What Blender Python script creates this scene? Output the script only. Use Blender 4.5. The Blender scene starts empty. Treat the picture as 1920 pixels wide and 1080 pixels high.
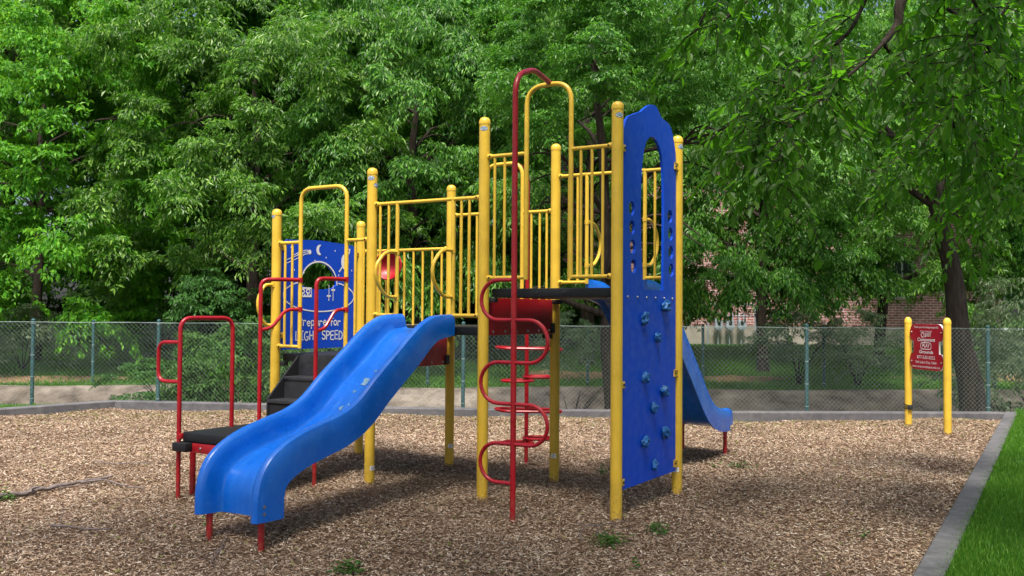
import bpy, bmesh, math, random
import numpy as np
from mathutils import Vector, Matrix, noise
random.seed(7); RS = np.random.RandomState(11)
scn = bpy.context.scene; C = scn.collection
PI = math.pi; R = math.radians
NEWOBJ = bpy.data.objects.new

# ------------------------------------------------------------------ helpers
class MB:
    """collects shapes for ONE mesh object"""
    def __init__(s): s.v = []; s.f = []; s.m = []; s.cur = 0
    def add(s, vs, fs):
        o = len(s.v); s.v += [tuple(p) for p in vs]
        s.f += [tuple(i + o for i in f) for f in fs]; s.m += [s.cur] * len(fs); return s
    def box(s, lo, hi):
        (a, b, c), (d, e, f) = lo, hi
        return s.add([(a,b,c),(d,b,c),(d,e,c),(a,e,c),(a,b,f),(d,b,f),(d,e,f),(a,e,f)],
              [(0,3,2,1),(4,5,6,7),(0,1,5,4),(1,2,6,5),(2,3,7,6),(3,0,4,7)])
    def bbox(s, lo, hi, r=.008):
        """box with chamfered edges"""
        bm = bmesh.new(); bmesh.ops.create_cube(bm, size=1)
        for v in bm.verts: v.co = Vector([lo[i] + (v.co[i] + .5) * (hi[i] - lo[i]) for i in range(3)])
        bmesh.ops.bevel(bm, geom=bm.edges[:], offset=r, segments=2, affect='EDGES', profile=.5)
        bm.verts.index_update()
        s.add([v.co[:] for v in bm.verts], [[v.index for v in f.verts] for f in bm.faces]); bm.free(); return s
    def tube(s, pts, rad, n=10, cap=True, closed=False):
        P = [Vector(p) for p in pts]; k = len(P)
        rads = rad if isinstance(rad, (list, tuple)) else [rad] * k
        T = []
        for i in range(k):
            if closed: t = P[(i+1) % k] - P[i-1]
            else: t = P[min(i+1, k-1)] - P[max(i-1, 0)]
            T.append(t.normalized())
        up = Vector((0,0,1)) if abs(T[0].z) < .9 else Vector((1,0,0))
        nrm = T[0].cross(up).normalized(); vs = []
        for i in range(k):
            nrm = (nrm - T[i] * nrm.dot(T[i])).normalized(); bn = T[i].cross(nrm)
            for j in range(n):
                a = 2*PI*j/n; vs.append(P[i] + (nrm*math.cos(a) + bn*math.sin(a)) * rads[i])
        fs = []
        for i in range(k if closed else k-1):
            i2 = (i+1) % k
            for j in range(n):
                j2 = (j+1) % n; fs.append((i*n+j, i*n+j2, i2*n+j2, i2*n+j))
        if cap and not closed:
            fs.append(tuple(range(n))[::-1]); fs.append(tuple((k-1)*n+j for j in range(n)))
        return s.add(vs, fs)
    def lathe(s, prof, origin=(0,0,0), axis=(0,0,1), n=20):
        ax = Vector(axis).normalized(); q = Vector((0,0,1)).rotation_difference(ax); o = Vector(origin)
        vs = [o + q @ Vector((r*math.cos(2*PI*j/n), r*math.sin(2*PI*j/n), z)) for r, z in prof for j in range(n)]
        fs = [(i*n+j, i*n+(j+1) % n, (i+1)*n+(j+1) % n, (i+1)*n+j) for i in range(len(prof)-1) for j in range(n)]
        fs.append(tuple(range(n))[::-1]); fs.append(tuple((len(prof)-1)*n+j for j in range(n)))
        return s.add(vs, fs)
    def bolt(s, o, ax, r=.011): return s.lathe([(r,0),(r,.003),(r*.8,.007),(r*.35,.009)], o, ax, 10)
    def plate(s, outline, holes, frame, t):
        """flat panel with holes: outline/holes 2-D, frame(x,y,d)->3-D, thickness t"""
        bm = bmesh.new(); es = []
        for loop in [outline] + holes:
            vv = [bm.verts.new((x, y, 0)) for x, y in loop]
            es += [bm.edges.new((vv[i], vv[(i+1) % len(vv)])) for i in range(len(vv))]
        bmesh.ops.triangle_fill(bm, edges=es, use_beauty=True, use_dissolve=False)
        bmesh.ops.recalc_face_normals(bm, faces=bm.faces[:])
        ff = bm.faces[:]
        r = bmesh.ops.extrude_face_region(bm, geom=ff)
        for g in r['geom']:
            if isinstance(g, bmesh.types.BMVert): g.co.z += t
        bmesh.ops.recalc_face_normals(bm, faces=bm.faces[:])
        bm.verts.index_update()
        s.add([frame(*v.co) for v in bm.verts], [[v.index for v in f.verts] for f in bm.faces]); bm.free(); return s
    def build(s, name, mats, parent=None, smooth=35, loc=None):
        me = bpy.data.meshes.new(name); me.from_pydata(s.v, [], s.f)
        if not isinstance(mats, (list, tuple)): mats = [mats]
        for m in mats: me.materials.append(m)
        if len(mats) > 1: me.polygons.foreach_set('material_index', s.m)
        me.update()
        bm = bmesh.new(); bm.from_mesh(me); bmesh.ops.recalc_face_normals(bm, faces=bm.faces[:]); bm.to_mesh(me); bm.free()
        if smooth:
            me.polygons.foreach_set('use_smooth', [True]*len(me.polygons)); me.set_sharp_from_angle(angle=R(smooth))
        o = NEWOBJ(name, me); C.objects.link(o); o.parent = parent
        if loc: o.location = loc
        return o
def npmesh(name, V, F, mats, parent=None, smooth=False, loc=None):
    """numpy arrays -> one mesh (all faces the same size)"""
    me = bpy.data.meshes.new(name); k = F.shape[1]
    me.vertices.add(len(V)); me.vertices.foreach_set('co', np.ascontiguousarray(V, dtype=np.float32).ravel())
    me.loops.add(F.size); me.loops.foreach_set('vertex_index', np.ascontiguousarray(F, dtype=np.int32).ravel())
    me.polygons.add(len(F)); me.polygons.foreach_set('loop_start', np.arange(0, F.size, k, dtype=np.int32))
    me.polygons.foreach_set('loop_total', np.full(len(F), k, dtype=np.int32))
    me.polygons.foreach_set('use_smooth', np.full(len(F), smooth, dtype=bool))
    me.materials.append(mats); me.update(calc_edges=True); me.validate()
    o = NEWOBJ(name, me); C.objects.link(o); o.parent = parent
    if loc: o.location = loc
    return o
def fil(pts, r, n=7):
    """round the corners of a polyline"""
    P = [Vector(p) for p in pts]; out = [P[0]]
    for i in range(1, len(P)-1):
        rr = r[i-1] if isinstance(r, (list, tuple)) else r
        a, b, c = P[i-1], P[i], P[i+1]; d1 = (a-b); d2 = (c-b)
        l = min(rr, d1.length*.49, d2.length*.49); p1 = b + d1.normalized()*l; p2 = b + d2.normalized()*l
        for k in range(n+1):
            t = k/n; out.append(p1*(1-t)**2 + b*2*t*(1-t) + p2*t*t)
    out.append(P[-1]); return out
def crom(pts, per=6):
    """Catmull-Rom through points"""
    P = [Vector(p) for p in pts]; P = [P[0]*2-P[1]] + P + [P[-1]*2-P[-2]]; out = []
    for i in range(1, len(P)-2):
        a, b, c, d = P[i-1:i+3]
        for k in range(per):
            t = k/per; out.append(.5*((2*b) + (c-a)*t + (2*a-5*b+4*c-d)*t*t + (3*b-a-3*c+d)*t**3))
    out.append(P[-2]); return out
def tag(o, label=None, cat=None, group=None, kind=None):
    if label: o['label'] = label
    if cat: o['category'] = cat
    if group: o['group'] = group
    if kind: o['kind'] = kind
    return o
def thing(name, loc, rz, label, cat, group=None):
    o = NEWOBJ(name, None); C.objects.link(o); o.location = loc; o.rotation_euler = (0,0,rz); o.empty_display_size = .2
    return tag(o, label, cat, group)

# ------------------------------------------------------------------ camera: 1.6 m up, nearly level
F_, PIT, ROL, HC = 1813.0, .0256, .0068, 1.6
cam = NEWOBJ('camera', bpy.data.cameras.new('camera')); C.objects.link(cam); scn.camera = cam
cam.data.sensor_width = 36; cam.data.lens = F_/1920*36; cam.data.clip_end = 2000; cam.data.clip_start = .05
cam.matrix_world = Matrix.Translation((0,0,HC)) @ Matrix.Rotation(PI/2+PIT, 4, 'X') @ Matrix.Rotation(ROL, 4, 'Z')
def ray(x, y):
    dx, dy = x-960, 540-y
    X = dx*math.cos(ROL)-dy*math.sin(ROL); Y = dx*math.sin(ROL)+dy*math.cos(ROL)
    return X, F_*math.cos(PIT)-Y*math.sin(PIT), F_*math.sin(PIT)+Y*math.cos(PIT)
def atY(x, y, Y): d = ray(x, y); t = Y/d[1]; return Vector((d[0]*t, Y, HC+d[2]*t))      # measured photo point at a known distance
def atZ(x, y, z=0.): d = ray(x, y); t = (z-HC)/d[2]; return Vector((d[0]*t, d[1]*t, z))  # ... on a known height

# ------------------------------------------------------------------ materials
def mat(name):
    m = bpy.data.materials.new(name); m.use_nodes = True; nt = m.node_tree
    return m, nt, nt.nodes['Principled BSDF']
def N(nt, typ, **kw):
    n = nt.nodes.new(typ)
    for k, v in kw.items():
        if k in n.inputs: n.inputs[k].default_value = v
        else: setattr(n, k, v)
    return n
def ramp(nt, fac, stops):
    r = nt.nodes.new('ShaderNodeValToRGB'); nt.links.new(fac, r.inputs[0]); e = r.color_ramp.elements
    e[0].position, e[0].color = stops[0][0], (*stops[0][1], 1); e[1].position, e[1].color = stops[-1][0], (*stops[-1][1], 1)
    for p, c in stops[1:-1]: q = e.new(p); q.color = (*c, 1)
    return r.outputs[0]
def coords(nt, kind='Object'): return nt.nodes.new('ShaderNodeTexCoord').outputs[kind]
def bump(nt, b, h, strength=.3, dist=.01):
    n = N(nt, 'ShaderNodeBump', Strength=strength, Distance=dist); nt.links.new(h, n.inputs['Height']); nt.links.new(n.outputs[0], b.inputs['Normal'])
def noisy(nt, co, scale, detail=4, rough=.55, vec=None):
    n = N(nt, 'ShaderNodeTexNoise', Scale=scale, Detail=detail, Roughness=rough)
    if vec:
        mp = N(nt, 'ShaderNodeMapping', Scale=vec); nt.links.new(co, mp.inputs[0]); co = mp.outputs[0]
    nt.links.new(co, n.inputs['Vector']); return n.outputs['Fac']
def paint(name, col, rough=.35, var=.18, dirt=(.2,.17,.12), spec=.5, bmp=.06, scale=6, coat=0, splash=0, streak=None):
    """weathered paint / plastic: slow colour drift, faint scuffs, uneven gloss"""
    m, nt, b = mat(name); co = coords(nt)
    lo = tuple(c*(1-var) for c in col); hi = tuple(min(1, c*(1+var*.6)) for c in col)
    c1 = ramp(nt, noisy(nt, co, scale, 5), [(.3, lo), (.7, hi)])
    mx = N(nt, 'ShaderNodeMix', data_type='RGBA'); nt.links.new(c1, mx.inputs[6]); mx.inputs[7].default_value = (*dirt, 1)
    f = ramp(nt, noisy(nt, co, scale*4.5, 8, .7), [(.58, (0,0,0)), (.8, (.45,.45,.45))]); nt.links.new(f, mx.inputs[0])
    cc = mx.outputs[2]
    if splash:      # soil splashed up from the ground, and rubbed streaks
        sp = N(nt, 'ShaderNodeSeparateXYZ'); nt.links.new(co, sp.inputs[0]); mr = N(nt, 'ShaderNodeMapRange'); nt.links.new(sp.outputs[2], mr.inputs[0])
        for i, v in enumerate((.02, .30, .62, 0)): mr.inputs[i+1].default_value = v
        mu = N(nt, 'ShaderNodeMath', operation='MULTIPLY'); nt.links.new(mr.outputs[0], mu.inputs[0]); nt.links.new(ramp(nt, noisy(nt, co, 38, 6, .7), [(.42, (0,)*3), (.66, (1,)*3)]), mu.inputs[1])
        m2 = N(nt, 'ShaderNodeMix', data_type='RGBA'); nt.links.new(mu.outputs[0], m2.inputs[0]); nt.links.new(cc, m2.inputs[6]); m2.inputs[7].default_value = (.16,.10,.06,1); cc = m2.outputs[2]
    if streak:      # long faded rub marks running down the chute
        m3 = N(nt, 'ShaderNodeMix', data_type='RGBA'); nt.links.new(ramp(nt, noisy(nt, co, 1, 6, .7, streak), [(.5, (0,)*3), (.78, (.5,)*3)]), m3.inputs[0]); nt.links.new(cc, m3.inputs[6]); m3.inputs[7].default_value = (.07,.26,.66,1); cc = m3.outputs[2]
    nt.links.new(cc, b.inputs['Base Color'])
    nt.links.new(ramp(nt, noisy(nt, co, scale*2, 4), [(.3, (rough*.75,)*3), (.7, (min(1, rough*1.35),)*3)]), b.inputs['Roughness'])
    b.inputs['Specular IOR Level'].default_value = spec; b.inputs['Coat Weight'].default_value = coat
    bump(nt, b, noisy(nt, co, scale*9, 3), bmp, .004); return m
M = {}
M['yellow'] = paint('yellow_paint', (.68,.435,.04), .36, .13, splash=1)
M['red'] = paint('red_paint', (.33,.004,.012), .3, .2, (.2,.04,.03), splash=1)
M['redpanel'] = paint('red_plastic', (.36,.006,.014), .45, .2, (.16,.03,.03))
M['blue'] = paint('blue_plastic_panel', (.002,.064,.56), .5, .03, (.004,.062,.53), spec=.25, bmp=.03)
M['slide'] = paint('blue_slide_plastic', (.003,.12,.56), .25, .12, (.05,.17,.5), bmp=.03, scale=3, streak=(38,2.2,2.2))
M['hold'] = paint('hold_resin', (.008,.105,.33), .42, .3, (.05,.2,.36), scale=20, bmp=.4)
M['white'] = paint('white_vinyl', (.78,.78,.78), .5, .06)
M['core'] = paint('white_plastic_core', (.74,.73,.70), .5, .06)
M['steel'] = paint('zinc_steel', (.34,.34,.35), .35, .2); M['steel'].node_tree.nodes['Principled BSDF'].inputs['Metallic'].default_value = .8
M['pale'] = paint('worn_plastic', (.16,.28,.36), .6, .3, (.45,.47,.33), scale=30)
M['decal'] = paint('decal_blue', (.02,.14,.36), .35, .1)
M['rubber'] = paint('black_rubber', (.012,.012,.014), .6, .3, (.05,.05,.05))
M['meter'] = paint('meter_grey', (.30,.36,.42), .5, .2)
M['frame'] = paint('window_frame_white', (.6,.6,.58), .5, .1)
def m_deck():
    m, nt, b = mat('black_coated_deck'); co = coords(nt)
    sx = N(nt, 'ShaderNodeVectorMath', operation='SCALE'); nt.links.new(co, sx.inputs[0]); sx.inputs['Scale'].default_value = 1/.028
    fr = N(nt, 'ShaderNodeVectorMath', operation='FRACTION'); nt.links.new(sx.outputs[0], fr.inputs[0])
    sb = N(nt, 'ShaderNodeVectorMath', operation='SUBTRACT'); nt.links.new(fr.outputs[0], sb.inputs[0]); sb.inputs[1].default_value = (.5,.5,.5)
    ln = N(nt, 'ShaderNodeVectorMath', operation='LENGTH'); nt.links.new(sb.outputs[0], ln.inputs[0])
    c = ramp(nt, ln.outputs['Value'], [(.26, (.004,.004,.005)), (.36, (.012,.0125,.015))]); nt.links.new(c, b.inputs['Base Color'])
    b.inputs['Specular IOR Level'].default_value = .35; b.inputs['Roughness'].default_value = .55; bump(nt, b, noisy(nt, co, 90, 3), .25, .004); return m
M['deck'] = m_deck()
M['tread'] = paint('black_tread_sheen', (.022,.023,.027), .42, .3, (.06,.058,.055), scale=14, bmp=.2)  # lighter than the deck black: sky sheen on the treads put into the colour
def island(nt): return nt.nodes.new('ShaderNodeNewGeometry').outputs['Random Per Island']
def foliage(name, dark, mid, light, trans=(.12,.30,.02), tw=.35, rough=.42, spec=.45, hue=.04):
    m, nt, b = mat(name); out = nt.nodes['Material Output']
    col = ramp(nt, island(nt), [(0, dark), (.45, mid), (1, light)])
    oi = nt.nodes.new('ShaderNodeObjectInfo'); hs = N(nt, 'ShaderNodeHueSaturation'); nt.links.new(col, hs.inputs['Color'])
    mr = N(nt, 'ShaderNodeMapRange'); nt.links.new(oi.outputs['Random'], mr.inputs[0]); mr.inputs[3].default_value = .5-hue*.5; mr.inputs[4].default_value = .5+hue*.35
    nt.links.new(mr.outputs[0], hs.inputs['Hue']); nt.links.new(hs.outputs[0], b.inputs['Base Color'])
    b.inputs['Roughness'].default_value = rough; b.inputs['Specular IOR Level'].default_value = spec
    tr = N(nt, 'ShaderNodeBsdfTranslucent'); tr.inputs[0].default_value = (*trans, 1)
    mx = N(nt, 'ShaderNodeMixShader'); mx.inputs[0].default_value = tw
    nt.links.new(b.outputs[0], mx.inputs[1]); nt.links.new(tr.outputs[0], mx.inputs[2]); nt.links.new(mx.outputs[0], out.inputs[0]); return m
M['leafA'] = foliage('elm_leaves', (.010,.055,.008), (.045,.165,.018), (.17,.37,.05), (.16,.45,.025), .34, .42, .38)
M['leafB'] = foliage('lime_leaves', (.022,.11,.006), (.075,.26,.012), (.20,.45,.035), (.22,.50,.02), .42, .45, .3)
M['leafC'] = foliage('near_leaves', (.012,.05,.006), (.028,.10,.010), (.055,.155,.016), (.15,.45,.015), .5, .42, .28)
M['leafD'] = foliage('dark_shrub_leaves', (.02,.06,.012), (.035,.11,.018), (.08,.19,.035), (.10,.24,.03), .32, .5, .25)
M['leafE'] = foliage('grey_green_leaves', (.07,.12,.055), (.11,.18,.085), (.18,.26,.14), (.14,.28,.08), .33)
M['grass'] = foliage('grass_blades', (.035,.13,.008), (.065,.20,.012), (.14,.27,.035), (.14,.36,.02), .3, .5, .25, 0)
M['litter'] = foliage('fallen_leaf', (.10,.13,.03), (.20,.20,.06), (.28,.26,.10), (.2,.2,.05), .2, .6, .3)
def m_chips():
    m, nt, b = mat('wood_chip'); co = coords(nt)
    c = ramp(nt, island(nt), [(0, (.05,.03,.018)), (.15, (.15,.092,.056)), (.41, (.27,.174,.108)), (.67, (.37,.26,.172)), (.88, (.46,.365,.275)), (1, (.60,.52,.42))])
    hs = N(nt, 'ShaderNodeHueSaturation', Saturation=.95); nt.links.new(c, hs.inputs['Color'])
    v = ramp(nt, noisy(nt, co, .55, 4), [(.3, (.82,)*3), (.7, (1.16,)*3)]); nt.links.new(v, hs.inputs['Value'])
    nt.links.new(hs.outputs[0], b.inputs['Base Color']); b.inputs['Roughness'].default_value = .8; b.inputs['Specular IOR Level'].default_value = .25; return m
M['chip'] = m_chips()
def m_noise(name, stops, scale, bs=40, bst=.5, bd=.02, rough=.9, stops2=None, s2=.4, vec=None):
    m, nt, b = mat(name); co = coords(nt); c = ramp(nt, noisy(nt, co, scale, 8, .65, vec), stops)
    if stops2:
        mx = N(nt, 'ShaderNodeMix', data_type='RGBA', blend_type='MULTIPLY'); mx.inputs[0].default_value = 1
        nt.links.new(c, mx.inputs[6]); nt.links.new(ramp(nt, noisy(nt, co, s2, 6, .6), stops2), mx.inputs[7]); c = mx.outputs[2]
    nt.links.new(c, b.inputs['Base Color']); b.inputs['Roughness'].default_value = rough; b.inputs['Specular IOR Level'].default_value = .25
    bump(nt, b, noisy(nt, co, bs, 6, .7, vec), bst, bd); return m
M['soil'] = m_noise('chip_bed_soil', [(.3, (.06,.035,.02)), (.55, (.16,.09,.05)), (.75, (.30,.20,.13))], 45, 60, .9, .03)
M['turf'] = m_noise('turf', [(.3, (.016,.05,.007)), (.55, (.032,.095,.010)), (.8, (.075,.14,.022))], 22, 50, .8, .04, .95, [(.35, (.75,.7,.6)), (.6, (1.1,1.1,1.0))])
M['kerb'] = m_noise('kerb_concrete', [(.3, (.085,.084,.088)), (.6, (.135,.132,.137)), (.8, (.20,.197,.195))], 9, 120, .35, .006, .85, [(.3, (.7,.7,.72)), (.6, (1.05,1.05,1.05))], 1.2)
M['concrete'] = m_noise('canal_concrete', [(.32, (.06,.05,.042)), (.5, (.155,.132,.112)), (.75, (.26,.23,.195))], 2.2, 60, .35, .01, .9, [(.3, (.6,.55,.5)), (.62, (1.1,1.1,1.1))], .7)
M['found'] = m_noise('foundation_render', [(.3, (.30,.27,.22)), (.7, (.46,.42,.36))], 2.5, 60, .3, .01)
M['dirt'] = m_noise('dry_dirt', [(.3, (.16,.09,.05)), (.55, (.30,.19,.11)), (.8, (.42,.30,.20))], 8, 40, .8, .04)
M['bark'] = m_noise('bark', [(.3, (.018,.013,.010)), (.55, (.048,.036,.029)), (.8, (.10,.078,.062))], 9, 16, 1., .05, .95, vec=(2.2,2.2,.35))
M['twig'] = m_noise('dry_twig', [(.3, (.07,.055,.05)), (.7, (.24,.20,.19))], 18, 60, .5, .01, .9)
M['cut'] = m_noise('cut_wood', [(.3, (.35,.2,.08)), (.7, (.5,.33,.15))], 30)
M['asphalt'] = m_noise('pale_pavement', [(.3, (.34,.34,.34)), (.7, (.46,.46,.45))], 6, 80, .2, .01)
M['fence'] = paint('fence_green_steel', (.035,.10,.105), .45, .25, (.12,.14,.13), scale=9)
M['wire'] = paint('galvanised_wire', (.30,.38,.36), .4, .15)
M['wire'].node_tree.nodes['Principled BSDF'].inputs['Metallic'].default_value = .4
M['glass'] = paint('window_glass', (.05,.06,.07), .08, .1)
def m_brick():
    m, nt, b = mat('red_brick'); co = coords(nt, 'UV')
    br = N(nt, 'ShaderNodeTexBrick', Scale=1.0); nt.links.new(co, br.inputs['Vector'])
    for k, v in {'Color1': (.34,.125,.115,1), 'Color2': (.43,.20,.18,1), 'Mortar': (.60,.54,.52,1), 'Mortar Size': .011, 'Brick Width': .215, 'Row Height': .078, 'Mortar Smooth': .2, 'Bias': -.1}.items(): br.inputs[k].default_value = v
    hs = N(nt, 'ShaderNodeHueSaturation'); nt.links.new(br.outputs[0], hs.inputs['Color'])
    nt.links.new(ramp(nt, noisy(nt, co, 4, 6), [(.3, (.7,)*3), (.7, (1.25,)*3)]), hs.inputs['Value'])
    nt.links.new(hs.outputs[0], b.inputs['Base Color']); b.inputs['Roughness'].default_value = .9
    iv = N(nt, 'ShaderNodeMath', operation='SUBTRACT'); iv.inputs[0].default_value = 1; nt.links.new(br.outputs['Fac'], iv.inputs[1]); bump(nt, b, iv.outputs[0], .6, .01); return m
M['brick'] = m_brick()
# ------------------------------------------------------------------ the play structure (one thing; a runs left-back along the decks, b away from the viewer)
ANG = .5474; OX, OY = .8327, 7.6711
play = thing('play_structure', (OX, OY, 0), -ANG, 'multi deck playground climber with yellow posts, blue slides and blue climbing wall on wood chips', 'playground structure')
def L(a, b, z): return Vector((-a, b, z))
def wl(a, b, z=0): return Vector((OX - a*math.cos(ANG) + b*math.sin(ANG), OY + a*math.sin(ANG) + b*math.cos(ANG), z))
A5, A3, A1, BB = 1.2622, 2.5041, 3.7206, 1.2798
DH, DM, DL = 1.807, 1.474, 1.182
PR = .0475
PY, PRD = M['yellow'], M['red']
def decal_oval(mb, rad, ang, z, w, h, off):
    vs = []; n = 16
    vs.append((ang, z))
    for j in range(n): t = 2*PI*j/n; vs.append((ang + w/rad*math.cos(t), z + h*math.sin(t)))
    mb.add([((rad+off)*math.cos(a_), (rad+off)*math.sin(a_), zz) for a_, zz in vs], [(0, 1+j, 1+(j+1) % n) for j in range(n)])
def curved_patch(mb, rad, a0, a1, z0, z1, n=8):
    vs = []
    for j in range(n+1):
        t = a0+(a1-a0)*j/n; vs += [(rad*math.cos(t), rad*math.sin(t), z0), (rad*math.cos(t), rad*math.sin(t), z1)]
    mb.add(vs, [(2*j, 2*j+2, 2*j+3, 2*j+1) for j in range(n)])
def post(a, b, h, ovals=(), tagz=None):
    mb = MB(); mb.lathe([(PR,-.3),(PR,0),(PR,h-.035)], n=24)
    p = mb.build('post', PY, play, loc=L(a, b, 0))
    MB().lathe([(PR+.0025,h-.06),(PR+.003,h-.034),(PR*.93,h-.016),(PR*.72,h-.004),(PR*.35,h+.004),(.004,h+.006)], n=24).build('cap', PY, p)
    toward = math.atan2(-wl(a,b).y, -wl(a,b).x) + ANG      # local angle that faces the path in front
    for da, dz in ovals:
        d = MB(); d.cur = 0; decal_oval(d, PR, toward+da, h-dz, .034, .021, .0012); d.cur = 1; decal_oval(d, PR, toward+da, h-dz, .028, .016, .0022); d.cur = 0; decal_oval(d, PR, toward+da, h-dz, .022, .011, .0032)
        for k in range(4):
            d.cur = 1; curved_patch(d, PR+.0042, toward+da+(-.3+.17*k), toward+da+(-.22+.17*k), h-dz-.005, h-dz+.005-.002*(k % 2), 2)
        d.build('sticker', [M['decal'], M['white']], p, smooth=0)
    if tagz is not None:
        d = MB(); curved_patch(d, PR+.0015, toward+tagz[1]-.5, toward+tagz[1]+.6, tagz[0]-.02, tagz[0]+.022); 
        d.cur = 1
        for k in range(3): curved_patch(d, PR+.0028, toward+tagz[1]-.35, toward+tagz[1]+.4-.12*k, tagz[0]+.010-.011*k, tagz[0]+.013-.011*k)
        o = d.build('label_plate', [M['white'], M['rubber']], p, smooth=0)
    return p
post(0, 0, 3.285, [(.35,.11)]); post(A5, 0, 3.285, [(-.15,.10)]); post(A3, 0, 2.935, [(-.3,.095),(.95,.16)], (.16,.6)); post(A1, 0, 2.612, [(-1.1,.07)])
post(0, BB, 3.215, [(.75,.10)], (.2,-.2)); post(A5, BB, 3.25, [], (.22,-.2)); post(A3, BB, 2.925, [], (.22,.2)); post(A1, BB, 2.6)

def deck(a0, a1, z):
    mb = MB(); mb.bbox(L(a1-.05, .05, z-.075), L(a0+.05, BB-.05, z), .01)
    d = mb.build('deck', M['deck'], play)
    bl = MB()
    for k in range(4):
        a = a0 + (a1-a0)*(.2+.2*k); bl.bolt(L(a, .05, z-.037), (0,-1,0), .012)
    bl.build('bolt', M['rubber'], d)
    br = MB()
    for a in (a0+.05, a1-.05):
        for b in (.05, BB-.05): br.bbox(L(a+.05, b-.03, z-.12), L(a-.05, b+.03, z-.078), .006)
    br.build('bracket', M['rubber'], d)
deck(0, A5, DH); deck(A5, A3, DM); deck(A3, A1, DL)

def riser(a, z0, z1):
    mb = MB(); mb.bbox(L(a+.011, .07, z0), L(a-.011, BB-.07, z1), .004)
    p = mb.build('riser_panel', M['redpanel'], play); bl = MB()
    for k in range(6): bl.bolt(L(a-.011, .14+(BB-.28)*k/5, z0+.03), (1,0,0), .012)
    bl.build('bolt', M['steel'], p)
    MB().bbox(L(a+.03, BB-.11, z0+.005), L(a-.03, BB-.05, z0+.10), .004).build('bracket', M['rubber'], p)
riser(A5, 1.402, DH-.078); riser(A3, 1.06, DM-.078)

RR, BR, AR = .0165, .0125, .0205
def clamp(mb, p, ax):
    mb.lathe([(.024,0),(.024,.03),(RR,.036)], p, ax, 12)
def barrier(plane, p0, p1, zt, zb, bars, c0=True, c1=True, frames=(), top1=None, name='barrier'):
    """rail panel on the plane b=plane between a=p0 and a=p1 (p0<p1)"""
    mb = MB(); b = plane
    mb.tube([L(p0, b, zt), L(p1 if top1 is None else top1, b, zt)], RR); mb.tube([L(p0, b, zb), L(p1, b, zb)], RR)
    for a in bars: mb.tube([L(a, b, zb), L(a, b, zt)], BR, 8)
    for a in frames: mb.tube([L(a, b, zb-.015), L(a, b, zt+.01)], .018)
    for z in (zt, zb):
        if c0: clamp(mb, L(p0+PR*.9, b, z), (-1,0,0))
        if c1: clamp(mb, L(p1-PR*.9, b, z), (1,0,0))
        for a in bars: mb.lathe([(.0185,-.006),(.0185,.006)], L(a, b, z), (0,0,1), 8)
    p = mb.build(name, PY, play)
    bl = MB()
    for z in (zt, zb):
        for pp, cc, sg in ((p0, c0, 1), (p1, c1, -1)):
            if cc: bl.bolt(L(pp+sg*(PR+.02), b-.024, z), (0,-1,0), .008)
    if bl.v: bl.build('bolt', M['rubber'], p)
    return p
def arch(b, a0, a1, zb, zt, r=.16):
    MB().tube(fil([L(a0,b,zb), L(a0,b,zt), L(a1,b,zt), L(a1,b,zb)], r, 10), AR, 12).build('arch', PY, play)
def dhandle(a, b, z0, z1, out):
    """D-shaped grab handle standing out from a panel frame"""
    p = fil([L(a,b,z1), L(a,b+out*.55,z1+.0), L(a,b+out,z1-.14), L(a,b+out*.95,z0+.13), L(a,b+out*.5,z0), L(a,b,z0)], .12, 6)
    mb = MB(); mb.tube(p, .0165, 10)
    for z in (z0, z1): mb.lathe([(.022,-.022),(.022,.022)], L(a,b,z), (0,0,1), 10)
    mb.build('grab_handle', PY, play)
# high deck, front: left panel, arch over the opening, right panel
barrier(0, .84, A5, 2.943, 1.897, [1.155, 1.055], False, True)
barrier(0, 0, .417, 2.943, 1.897, [.325, .225, .128], True, False)
arch(0, .417, .84, 1.88, 3.5, .17)
# high deck, back
barrier(BB, .92, A5, 2.932, 1.897, [1.113, 1.02], False, True, [.92])
MB().tube([L(.315, BB, 2.928), L(.925, BB, 2.931)], RR*.98).build('top_rail', PY, play)
barrier(BB, 0, .32, 2.925, 1.93, [.22], True, False, [.32])
dhandle(.92, BB, 2.06, 2.475, .30); dhandle(.32, BB, 2.05, 2.475, .30)
# middle deck, front (one top rail, a short panel each side of the slide)
barrier(0, 2.205, A3, 2.597, 1.573, [2.405, 2.305], False, True, [2.205])
barrier(0, A5, 1.585, 2.597, 1.573, [1.498, 1.414], True, False, [1.585])
MB().tube([L(1.575, 0, 2.597), L(2.215, 0, 2.597)], RR*.98).build('top_rail', PY, play)
dhandle(2.205, 0, 1.735, 2.145, -.31); dhandle(1.585, 0, 1.735, 2.145, -.31)
# middle deck, back: arch with a panel each side
barrier(BB, A5, 1.64, 2.60, 1.56, [1.535, 1.44, 1.36], True, False)
barrier(BB, 2.08, A3, 2.61, 1.56, [2.18, 2.28, 2.38], False, True)
arch(BB, 1.64, 2.08, 1.55, 3.10, .15)
# low deck, front
barrier(0, A3, 2.811, 2.275, 1.255, [2.60, 2.70], True, False)
barrier(0, 3.397, A1, 2.275, 1.255, [3.60, 3.505], False, True)
arch(0, 2.811, 3.397, 1.24, 2.795, .14)
# low deck, back
barrier(BB, A3, A1, 2.265, 1.27, [2.62+.123*k for k in range(9)], True, True)
dhandle(A1, -.045, 1.46, 1.86, -.20)
# red speaking bowl on the low back barrier
mb = MB(); mb.lathe([(.03,0),(.06,.02),(.12,.05),(.155,.10),(.165,.125),(.155,.135),(.135,.115),(.10,.07),(.05,.05),(.01,.046)], L(3.22, BB-.04, 2.10), (.15,-1,0), 24)
tw = mb.build('talk_bowl', M['redpanel'], play); MB().lathe([(.02,-.1),(.02,.02)], L(3.22, BB-.03, 2.10), (0,-1,0), 10).build('mount', M['steel'], tw)

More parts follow.
